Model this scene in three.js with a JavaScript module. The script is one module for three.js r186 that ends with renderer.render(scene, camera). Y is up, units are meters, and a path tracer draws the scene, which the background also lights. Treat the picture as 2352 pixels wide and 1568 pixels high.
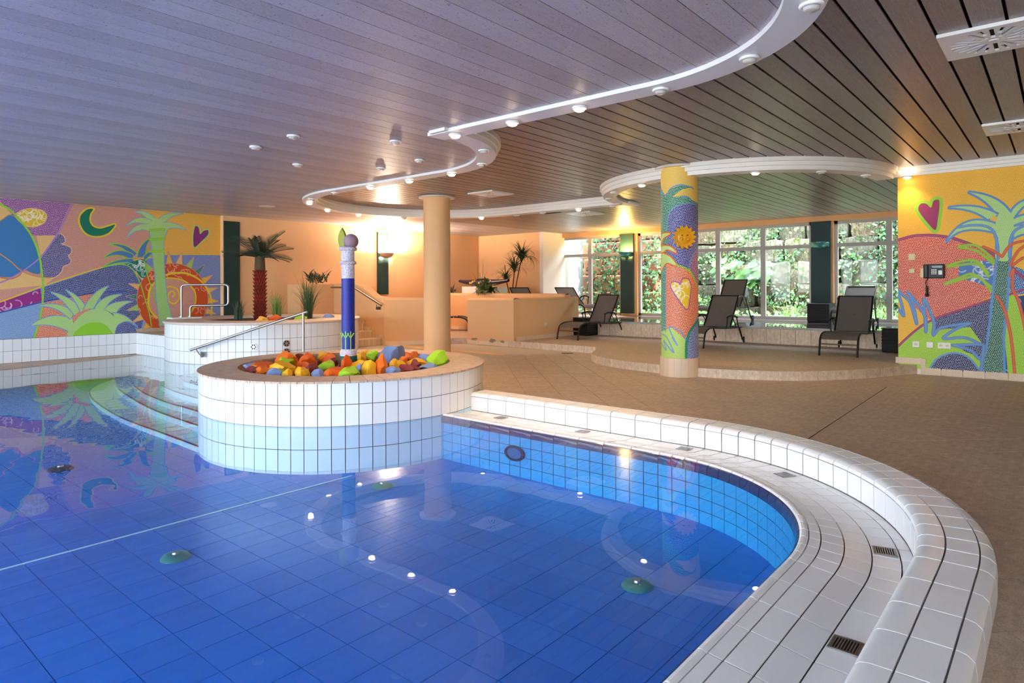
import * as THREE from 'three';
import { RoundedBoxGeometry } from 'three/addons/geometries/RoundedBoxGeometry.js';
import { mergeGeometries, mergeVertices, toCreasedNormals } from 'three/addons/utils/BufferGeometryUtils.js';
import { createNoise2D, createNoise3D } from 'simplex-noise';

// ───────── camera, sky, exposure ─────────
// Room axes: the windows lie towards -z, the painted pool wall towards -x; y = 0 is the water level; metres.
const scene = new THREE.Scene();
const camera = new THREE.PerspectiveCamera(2 * Math.atan(784 / 1495) * 180 / Math.PI, 1.5, 0.05, 200);
camera.position.set(0, 1.29, 0);
camera.rotation.set(0, 40.25 * Math.PI / 180, -0.004, 'YXZ');
camera.setViewOffset(2352, 1568, 0, 124.8, 2352, 1568);
const renderer = new THREE.WebGLRenderer({ antialias: true });
renderer.toneMapping = THREE.LinearToneMapping;
renderer.toneMappingExposure = 3.1;
renderer.shadowMap.enabled = true;
scene.background = new THREE.Color().setRGB(4.2, 4.8, 5.6);   // bright hazy daylight
const sun = new THREE.DirectionalLight(new THREE.Color().setRGB(1, 0.95, 0.86), 9);   // shines along the building, past both window fronts
sun.position.set(30, 30, -1.5); sun.target.position.set(0, 0, 0); sun.castShadow = true; sun.shadow.radius = 3; sun.shadow.mapSize.set(2048, 2048);
Object.assign(sun.shadow.camera, { left: -30, right: 30, top: 30, bottom: -30, near: 1, far: 90 }); scene.add(sun, sun.target);
const DOWN_I = 2.3, WARM = new THREE.Color().setRGB(1, 0.66, 0.36);

// ───────── constants of the place ─────────
const F = 0.028, PL = 0.15, LE = 0.49, LC = 2.86, SB = 2.825, UC = 2.99;   // floor, terrace, window ledge, low ceiling, soffit, high ceiling
const XM = -13.93, ZW = -15.8, ZR = -10.85;                                // painted wall, window wall, right painted wall
const POOLF = -0.43;
const PC = [-6.35, -4.54], PR = 1.57, DC = [-11.85, -6.58], DR = 1.75;     // rock planter, palm drum

// ───────── helpers ─────────
let seed = 7;
const rnd = () => { seed = (seed + 0x6d2b79f5) | 0; let t = Math.imul(seed ^ (seed >>> 15), 1 | seed); t = (t + Math.imul(t ^ (t >>> 7), 61 | t)) ^ t; return ((t ^ (t >>> 14)) >>> 0) / 4294967296; };
const n2 = createNoise2D(rnd), n3 = createNoise3D(rnd);
const V = (x, y, z) => new THREE.Vector3(x, y, z);
const used = new Map();
function numbered(name) { const k = used.get(name) || 0; used.set(name, k + 1); return k ? name + '_' + String(k).padStart(3, '0') : name; }
function tag(o, label, category, group) { o.userData.label = label; o.userData.category = category; if (group) o.userData.group = group; return o; }
function shadows(o) { o.castShadow = true; o.receiveShadow = true; return o; }
function thing(name, label, category, [x, y, z] = [0, 0, 0], turn = 0, group) {
  const o = new THREE.Group(); o.name = numbered(name); o.position.set(x, y, z); o.rotation.y = turn; scene.add(o);
  return tag(o, label, category, group);
}
function structure(name, label, category, m, g) {
  const o = g ? shadows(new THREE.Mesh(g, m)) : new THREE.Group(); o.name = numbered(name); o.userData.kind = 'structure'; scene.add(o);
  return tag(o, label, category);
}
function part(name, parent, g, m, label) {
  const o = shadows(new THREE.Mesh(Array.isArray(g) ? join(g) : g, m)); o.name = name; parent.add(o); if (label) o.userData.label = label; return o;
}
function solo(name, label, category, g, m, pos, turn = 0, group) {
  const o = shadows(new THREE.Mesh(Array.isArray(g) ? join(g) : g, m)); o.name = numbered(name); if (pos) o.position.set(...pos); o.rotation.y = turn; scene.add(o);
  return tag(o, label, category, group);
}
function join(list) {
  list = list.map((g) => { g = g.index ? g.toNonIndexed() : g; for (const k of Object.keys(g.attributes)) if (!['position', 'normal', 'uv'].includes(k)) g.deleteAttribute(k); if (!g.attributes.uv) g.setAttribute('uv', new THREE.BufferAttribute(new Float32Array(g.attributes.position.count * 2), 2)); if (!g.attributes.normal) g.computeVertexNormals(); return g; });
  return mergeGeometries(list);
}
const box = (w, h, d, x = 0, y = 0, z = 0, ry = 0) => { const g = new THREE.BoxGeometry(w, h, d); if (ry) g.rotateY(ry); return g.translate(x, y, z); };
const rbox = (w, h, d, x = 0, y = 0, z = 0, r = 0.01, seg = 2) => new RoundedBoxGeometry(w, h, d, seg, Math.min(r, w / 2.01, h / 2.01, d / 2.01)).translate(x, y, z);
const between = (x0, x1, y0, y1, z0, z1) => box(x1 - x0, y1 - y0, z1 - z0, (x0 + x1) / 2, (y0 + y1) / 2, (z0 + z1) / 2);
const cyl = (rt, rb, h, x = 0, y = 0, z = 0, seg = 24) => new THREE.CylinderGeometry(rt, rb, h, seg).translate(x, y, z);
const tube = (pts, r, seg = 24, rs = 8, closed = false, tension = 0.5) => new THREE.TubeGeometry(new THREE.CatmullRomCurve3(pts.map((p) => V(...p)), closed, 'catmullrom', tension), seg, r, rs, closed);
const lathe = (pts, seg = 32, a0 = 0, a1 = Math.PI * 2) => new THREE.LatheGeometry(pts.map((p) => new THREE.Vector2(...p)), seg, a0, a1);
function bar(a, b, r, rs = 8) {   // a straight rod from a to b
  const A = V(...a), B = V(...b), g = new THREE.CylinderGeometry(r, r, A.distanceTo(B), rs);
  g.applyQuaternion(new THREE.Quaternion().setFromUnitVectors(V(0, 1, 0), B.clone().sub(A).normalize()));
  return g.translate(...A.add(B).multiplyScalar(0.5).toArray());
}
function bent(pts, r, rad = 0.06, rs = 10) {   // a pipe with rounded bends
  const P = pts.map((p) => V(...p)), path = new THREE.CurvePath(); let from = P[0];
  for (let i = 1; i < P.length - 1; i++) {
    const a = P[i].clone().add(P[i - 1].clone().sub(P[i]).setLength(rad)), b = P[i].clone().add(P[i + 1].clone().sub(P[i]).setLength(rad));
    path.add(new THREE.LineCurve3(from, a)); path.add(new THREE.QuadraticBezierCurve3(a, P[i], b)); from = b;
  }
  path.add(new THREE.LineCurve3(from, P[P.length - 1]));
  return new THREE.TubeGeometry(path, pts.length * 14, r, rs);
}
function quadGeo(pos, uv) {   // triangles from a flat list of quads (a,b,c,d counter-clockwise)
  const p = [], t = [];
  for (let i = 0; i < pos.length; i += 4) for (const k of [0, 1, 2, 0, 2, 3]) { p.push(...pos[i + k]); t.push(...(uv ? uv[i + k] : [0, 0])); }
  const g = new THREE.BufferGeometry(); g.setAttribute('position', new THREE.Float32BufferAttribute(p, 3)); g.setAttribute('uv', new THREE.Float32BufferAttribute(t, 2)); g.computeVertexNormals();
  return g;
}
// A path in plan: points [x, z]; at(s) gives [x, z, rightX, rightZ].
function plan(pts) {
  const S = [0]; for (let i = 1; i < pts.length; i++) S.push(S[i - 1] + Math.hypot(pts[i][0] - pts[i - 1][0], pts[i][1] - pts[i - 1][1]));
  const tan = pts.map((p, i) => { const a = pts[Math.max(0, i - 1)], b = pts[Math.min(pts.length - 1, i + 1)], l = Math.hypot(b[0] - a[0], b[1] - a[1]) || 1; return [(b[0] - a[0]) / l, (b[1] - a[1]) / l]; });
  return { pts, S, len: S[S.length - 1], at(s) {
    let i = 1; while (i < S.length - 1 && S[i] < s) i++;
    const k = Math.min(1, Math.max(0, (s - S[i - 1]) / (S[i] - S[i - 1] || 1))), a = pts[i - 1], b = pts[i], ta = tan[i - 1], tb = tan[i];
    const tx = ta[0] + (tb[0] - ta[0]) * k, tz = ta[1] + (tb[1] - ta[1]) * k, l = Math.hypot(tx, tz);
    return [a[0] + (b[0] - a[0]) * k, a[1] + (b[1] - a[1]) * k, -tz / l, tx / l];
  } };
}
function arc(cx, cz, r, a0, a1, n = 24) { const o = []; for (let i = 0; i <= n; i++) { const a = a0 + (a1 - a0) * i / n; o.push([cx + r * Math.cos(a), cz + r * Math.sin(a)]); } return o; }
function smoothPlan(pts, n = 60) { return plan(new THREE.CatmullRomCurve3(pts.map((p) => V(p[0], 0, p[1]))).getSpacedPoints(n).map((p) => [p.x, p.z])); }
// Sweeps an open profile [[offset to the right, y], ...] along part of a path; uv in metres.
function sweep(path, prof, s0 = 0, s1 = path.len, step = 0.08) {
  const ss = [s0]; for (const s of path.S) if (s > s0 + 1e-4 && s < s1 - 1e-4 && s - ss[ss.length - 1] > step * 0.4) ss.push(s); ss.push(s1);
  const A = ss.map((s) => path.at(s)), P = (i, j) => [A[i][0] + A[i][2] * prof[j][0], prof[j][1], A[i][1] + A[i][3] * prof[j][0]];
  const T = [0]; for (let j = 1; j < prof.length; j++) T.push(T[j - 1] + Math.hypot(prof[j][0] - prof[j - 1][0], prof[j][1] - prof[j - 1][1]));
  const q = [], u = [];
  for (let i = 0; i + 1 < ss.length; i++) for (let j = 0; j + 1 < prof.length; j++) { q.push(P(i, j), P(i + 1, j), P(i + 1, j + 1), P(i, j + 1)); u.push([ss[i], T[j]], [ss[i + 1], T[j]], [ss[i + 1], T[j + 1]], [ss[i], T[j + 1]]); }
  return toCreasedNormals(mergeVertices(quadGeo(q, u), 1e-5), 0.45);
}
// One tile that follows a swept surface from s0 to s1: a face proud of the bed, with four edges.
function tileOn(path, prof, s0, s1, thick = 0.007, n = 1) {
  const q = [], m = prof.length, nor = prof.map((p, j) => { const a = prof[Math.max(0, j - 1)], b = prof[Math.min(m - 1, j + 1)], l = Math.hypot(b[0] - a[0], b[1] - a[1]) || 1; return [-(b[1] - a[1]) / l, (b[0] - a[0]) / l]; });
  const at = (i, j, down) => { const a = path.at(s0 + (s1 - s0) * i / n), d = prof[j][0] - (down ? nor[j][0] * thick : 0), y = prof[j][1] - (down ? nor[j][1] * thick : 0); return [a[0] + a[2] * d, y, a[1] + a[3] * d]; };
  for (let i = 0; i < n; i++) for (let j = 0; j + 1 < m; j++) q.push(at(i, j), at(i + 1, j), at(i + 1, j + 1), at(i, j + 1));
  for (let i = 0; i < n; i++) { q.push(at(i, 0, 1), at(i + 1, 0, 1), at(i + 1, 0), at(i, 0)); q.push(at(i, m - 1), at(i + 1, m - 1), at(i + 1, m - 1, 1), at(i, m - 1, 1)); }
  for (let j = 0; j + 1 < m; j++) { q.push(at(0, j, 1), at(0, j), at(0, j + 1), at(0, j + 1, 1)); q.push(at(n, j), at(n, j, 1), at(n, j + 1, 1), at(n, j + 1)); }
  return toCreasedNormals(mergeVertices(quadGeo(q), 1e-6), 0.6);
}
// A flat slab from a plan polygon; plan z is the shape's -y.
function slab(poly, y, h, holes = [], bevel = 0) {
  const s = new THREE.Shape(poly.map(([x, z]) => new THREE.Vector2(x, -z)));
  for (const k of holes) s.holes.push(new THREE.Path(k.map(([x, z]) => new THREE.Vector2(x, -z))));
  return new THREE.ExtrudeGeometry(s, { depth: h - bevel * 2, bevelEnabled: bevel > 0, bevelSize: bevel, bevelThickness: bevel, bevelSegments: 2, bevelOffset: -bevel, curveSegments: 8 }).rotateX(-Math.PI / 2).translate(0, y + bevel, 0);
}
function planarUV(g, ax = 'x', ay = 'z', k = 1) {
  const p = g.attributes.position, u = new Float32Array(p.count * 2), get = { x: (i) => p.getX(i), y: (i) => p.getY(i), z: (i) => p.getZ(i) };
  for (let i = 0; i < p.count; i++) { u[2 * i] = get[ax](i) * k; u[2 * i + 1] = get[ay](i) * k; }
  g.setAttribute('uv', new THREE.BufferAttribute(u, 2)); return g;
}

// ───────── textures ─────────
function canvas(w, h, draw) { const c = document.createElement('canvas'); c.width = w; c.height = h; draw(c.getContext('2d'), w, h); return c; }
function ctex(c, srgb = true, rx = 1, ry = 1) { const t = new THREE.CanvasTexture(c); if (srgb) t.colorSpace = THREE.SRGBColorSpace; t.wrapS = t.wrapT = THREE.RepeatWrapping; t.repeat.set(rx, ry); t.magFilter = THREE.LinearFilter; return t; }
function noiseTex(w, h, fn, srgb = false, rx = 1, ry = 1) {   // fn(u, v) -> [r, g, b] 0..1
  const d = new Uint8Array(w * h * 4);
  for (let y = 0; y < h; y++) for (let x = 0; x < w; x++) { const c = fn(x / w, y / h), o = (y * w + x) * 4; for (let k = 0; k < 3; k++) d[o + k] = Math.max(0, Math.min(255, c[k] * 255)); d[o + 3] = 255; }
  const t = new THREE.DataTexture(d, w, h); t.wrapS = t.wrapT = THREE.RepeatWrapping; t.repeat.set(rx, ry); t.magFilter = THREE.LinearFilter; if (srgb) t.colorSpace = THREE.SRGBColorSpace; t.needsUpdate = true; return t;
}
// noise that closes on itself over the unit square
const ring = (u, v, f) => { const a = u * 2 * Math.PI, b = v * 2 * Math.PI, r = f / (2 * Math.PI); return (n3(Math.cos(a) * r, Math.sin(a) * r, Math.cos(b) * r + 9) + n3(Math.sin(b) * r, Math.cos(a) * r + 5, Math.sin(a) * r - 3)) * 0.6; };
const specks = (base, amp, tint = [1, 1, 1]) => (u, v) => { const k = 1 + amp * (0.55 * (rnd() - 0.5) * 2 + 0.45 * ring(u, v, 40)) + 0.08 * ring(u, v, 6); return base.map((c, i) => c * (1 + (k - 1) * tint[i])); };
const std = (o) => new THREE.MeshStandardMaterial({ side: THREE.DoubleSide, ...o }), phy = (o) => new THREE.MeshPhysicalMaterial({ side: THREE.DoubleSide, ...o });
const hex = (h) => new THREE.Color(h);

// wood boards: whitewashed, with grain along v, dashes and a few knots
function woodCanvas(base, seedShift) {
  return canvas(512, 1024, (x, w, h) => {
    x.fillStyle = base; x.fillRect(0, 0, w, h);
    for (let i = 0; i < 900; i++) { const px = rnd() * w, py = rnd() * h, l = 40 + rnd() * 240; x.strokeStyle = rnd() < 0.5 ? 'rgba(255,248,250,' + (0.05 + rnd() * 0.1) + ')' : 'rgba(70,45,45,' + (0.04 + rnd() * 0.08) + ')'; x.lineWidth = 0.6 + rnd() * 2.2; x.beginPath(); x.moveTo(px, py); x.bezierCurveTo(px + rnd() * 8 - 4, py + l / 3, px + rnd() * 8 - 4, py + l * 2 / 3, px + rnd() * 6 - 3, py + l); x.stroke(); }
    for (let i = 0; i < 5200; i++) { x.fillStyle = rnd() < 0.55 ? 'rgba(60,40,48,' + (0.05 + rnd() * 0.18) + ')' : 'rgba(255,250,255,' + (0.05 + rnd() * 0.16) + ')'; const r = 1 + rnd() * 4; x.fillRect(rnd() * w, rnd() * h, r * 1.2, r * (1 + rnd() * 1.5)); }
    for (let i = 0; i < 60; i++) { x.fillStyle = 'rgba(40,26,38,' + (0.25 + rnd() * 0.4) + ')'; x.beginPath(); x.ellipse(rnd() * w, rnd() * h, 2 + rnd() * 7, 1.5 + rnd() * 2.5, rnd() * 0.8 - 0.4, 0, 7); x.fill(); }
    for (let i = 0; i < 5; i++) { const px = rnd() * w, py = rnd() * h; for (let k = 5; k > 0; k--) { x.strokeStyle = 'rgba(90,60,45,' + (0.1 + 0.06 * (5 - k)) + ')'; x.lineWidth = 2; x.beginPath(); x.ellipse(px, py, 3 + k * 4, 6 + k * 8, 0, 0, 7); x.stroke(); } }
  });
}
const woods = ['#93857f', '#8d7e78', '#988c88'].map((c, i) => { const k = ctex(woodCanvas(c, i)); return std({ map: k, bumpMap: k, bumpScale: 0.0012, roughness: 0.36 }); });
const lowWoods = ['#b3aaae', '#aaa0a4', '#b9b0b5'].map((c, i) => { const k = ctex(woodCanvas(c, i)); return std({ map: k, bumpMap: k, bumpScale: 0.0015, roughness: 0.4 }); });
const granite = noiseTex(256, 256, specks([0.74, 0.655, 0.575], 0.18), true, 2.2, 2.2);
const M = {
  dark: std({ color: 0x1a1413, roughness: 0.9 }),
  soffit: std({ color: hex('#e9e6e6'), roughness: 0.5 }),
  trim: std({ color: hex('#efe9e0'), roughness: 0.45 }),
  lampRing: std({ color: hex('#f2f0ee'), roughness: 0.35 }),
  lampOff: phy({ color: hex('#cfcac2'), roughness: 0.18, clearcoat: 1 }),
  lampOn: std({ color: 0xffffff, emissive: new THREE.Color().setRGB(1, 0.78, 0.52), emissiveIntensity: 9, roughness: 0.4 }),
  floorTile: [0, 1, 2].map((i) => std({ map: granite, color: new THREE.Color().setScalar(1 - i * 0.025), roughness: 0.52 })),
  floorBed: std({ color: hex('#c4b6a4'), roughness: 0.9 }),
  riser: [0, 1].map((i) => std({ map: granite, color: new THREE.Color().setRGB(1.5 - i * 0.05, 1.46 - i * 0.06, 1.3 - i * 0.06), roughness: 0.5 })),
  rim: std({ map: granite, color: new THREE.Color().setRGB(1.2, 1.14, 1.1), roughness: 0.55 }),
  white: [0, 1, 2].map((i) => phy({ color: new THREE.Color().setScalar(0.9 - i * 0.015), roughness: 0.24 })),
  ribbed: phy({ color: new THREE.Color().setScalar(0.87), roughness: 0.32, bumpMap: noiseTex(64, 8, (u) => { const k = 0.5 + 0.5 * Math.cos(u * 2 * Math.PI * 8); return [k, k, k]; }), bumpScale: 0.0012 }),
  grout: std({ color: hex('#4d443d'), roughness: 0.9 }),
  groutLight: std({ color: hex('#7f7a7c'), roughness: 0.9 }),
  navy: phy({ color: hex('#0b2a74'), roughness: 0.15 }),
  poolWall: [0, 1].map((i) => phy({ color: new THREE.Color().setRGB(0.03 + i * 0.01, 0.48 - i * 0.02, 0.92), roughness: 0.2 })),
  poolFloor: [0, 1, 2].map((i) => phy({ color: new THREE.Color().setRGB(0.0, 0.17 - i * 0.008, 0.7 - i * 0.025), roughness: 0.25 })),
  poolGrout: std({ color: hex('#072c52'), roughness: 0.9 }),
  stepTile: phy({ color: new THREE.Color().setRGB(0.5, 0.78, 0.86), roughness: 0.2 }),
  stepEdge: phy({ color: hex('#5c2430'), roughness: 0.3 }),
  subTile: phy({ color: new THREE.Color().setRGB(0.6, 0.8, 0.95), roughness: 0.15 }),
  water: phy({ color: new THREE.Color().setRGB(0.9, 0.97, 1), roughness: 0.0, transmission: 1, thickness: 0, ior: 1.33, bumpMap: noiseTex(256, 256, (u, v) => { const k = 0.5 + 0.25 * ring(u, v, 9) + 0.12 * ring(u, v, 26); return [k, k, k]; }, false, 0.16, 0.16), bumpScale: 0.0014 }),
  steel: std({ color: hex('#a8a5a2'), metalness: 1, roughness: 0.3 }),
  steelDark: std({ color: hex('#5b5a58'), metalness: 0.9, roughness: 0.4 }),
  peach: std({ color: hex('#f0bd88'), roughness: 0.85, bumpMap: noiseTex(256, 256, (u, v) => { const k = 0.5 + 0.3 * ring(u, v, 60) + 0.2 * (rnd() - 0.5); return [k, k, k]; }, false, 3, 3), bumpScale: 0.002 }),
  peachWhite: std({ color: hex('#f3e3d6'), roughness: 0.85 }),
  orange: std({ color: hex('#e8ad72'), roughness: 0.8 }),
  green: std({ color: hex('#12342f'), roughness: 0.6 }),
  teal: phy({ color: hex('#1f6f6c'), roughness: 0.25, clearcoat: 0.6 }),
  frame: std({ color: hex('#aaa198'), roughness: 0.45 }),
  glass: phy({ color: new THREE.Color().setRGB(0.97, 0.99, 0.98), roughness: 0, transmission: 1, thickness: 0, ior: 1.5, specularIntensity: 0.2 }),
  marble: phy({ map: noiseTex(256, 256, (u, v) => { const k = 0.72 + 0.05 * ring(u, v, 8) + 0.05 * (rnd() - 0.5); return [k, k * 0.98, k * 0.95]; }, true, 0.8, 0.8), roughness: 0.06, clearcoat: 1, clearcoatRoughness: 0.02 }),
  black: std({ color: hex('#15120f'), roughness: 0.45, metalness: 0.3 }),
  sling: std({ color: hex('#6a5f56'), roughness: 0.65, bumpMap: noiseTex(64, 64, (u, v) => { const k = 0.5 + 0.25 * Math.cos(u * 2 * Math.PI * 16) + 0.25 * Math.cos(v * 2 * Math.PI * 16); return [k, k, k]; }, false, 6, 6), bumpScale: 0.0008 }),
  wicker: std({ color: hex('#16120f'), roughness: 0.7 }),
  plastic: std({ color: hex('#efe9dc'), roughness: 0.4 }),
  cream: std({ color: hex('#e3d49a'), roughness: 0.5 }),
  soil: std({ color: hex('#4a2a1c'), roughness: 1 }),
};
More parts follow.
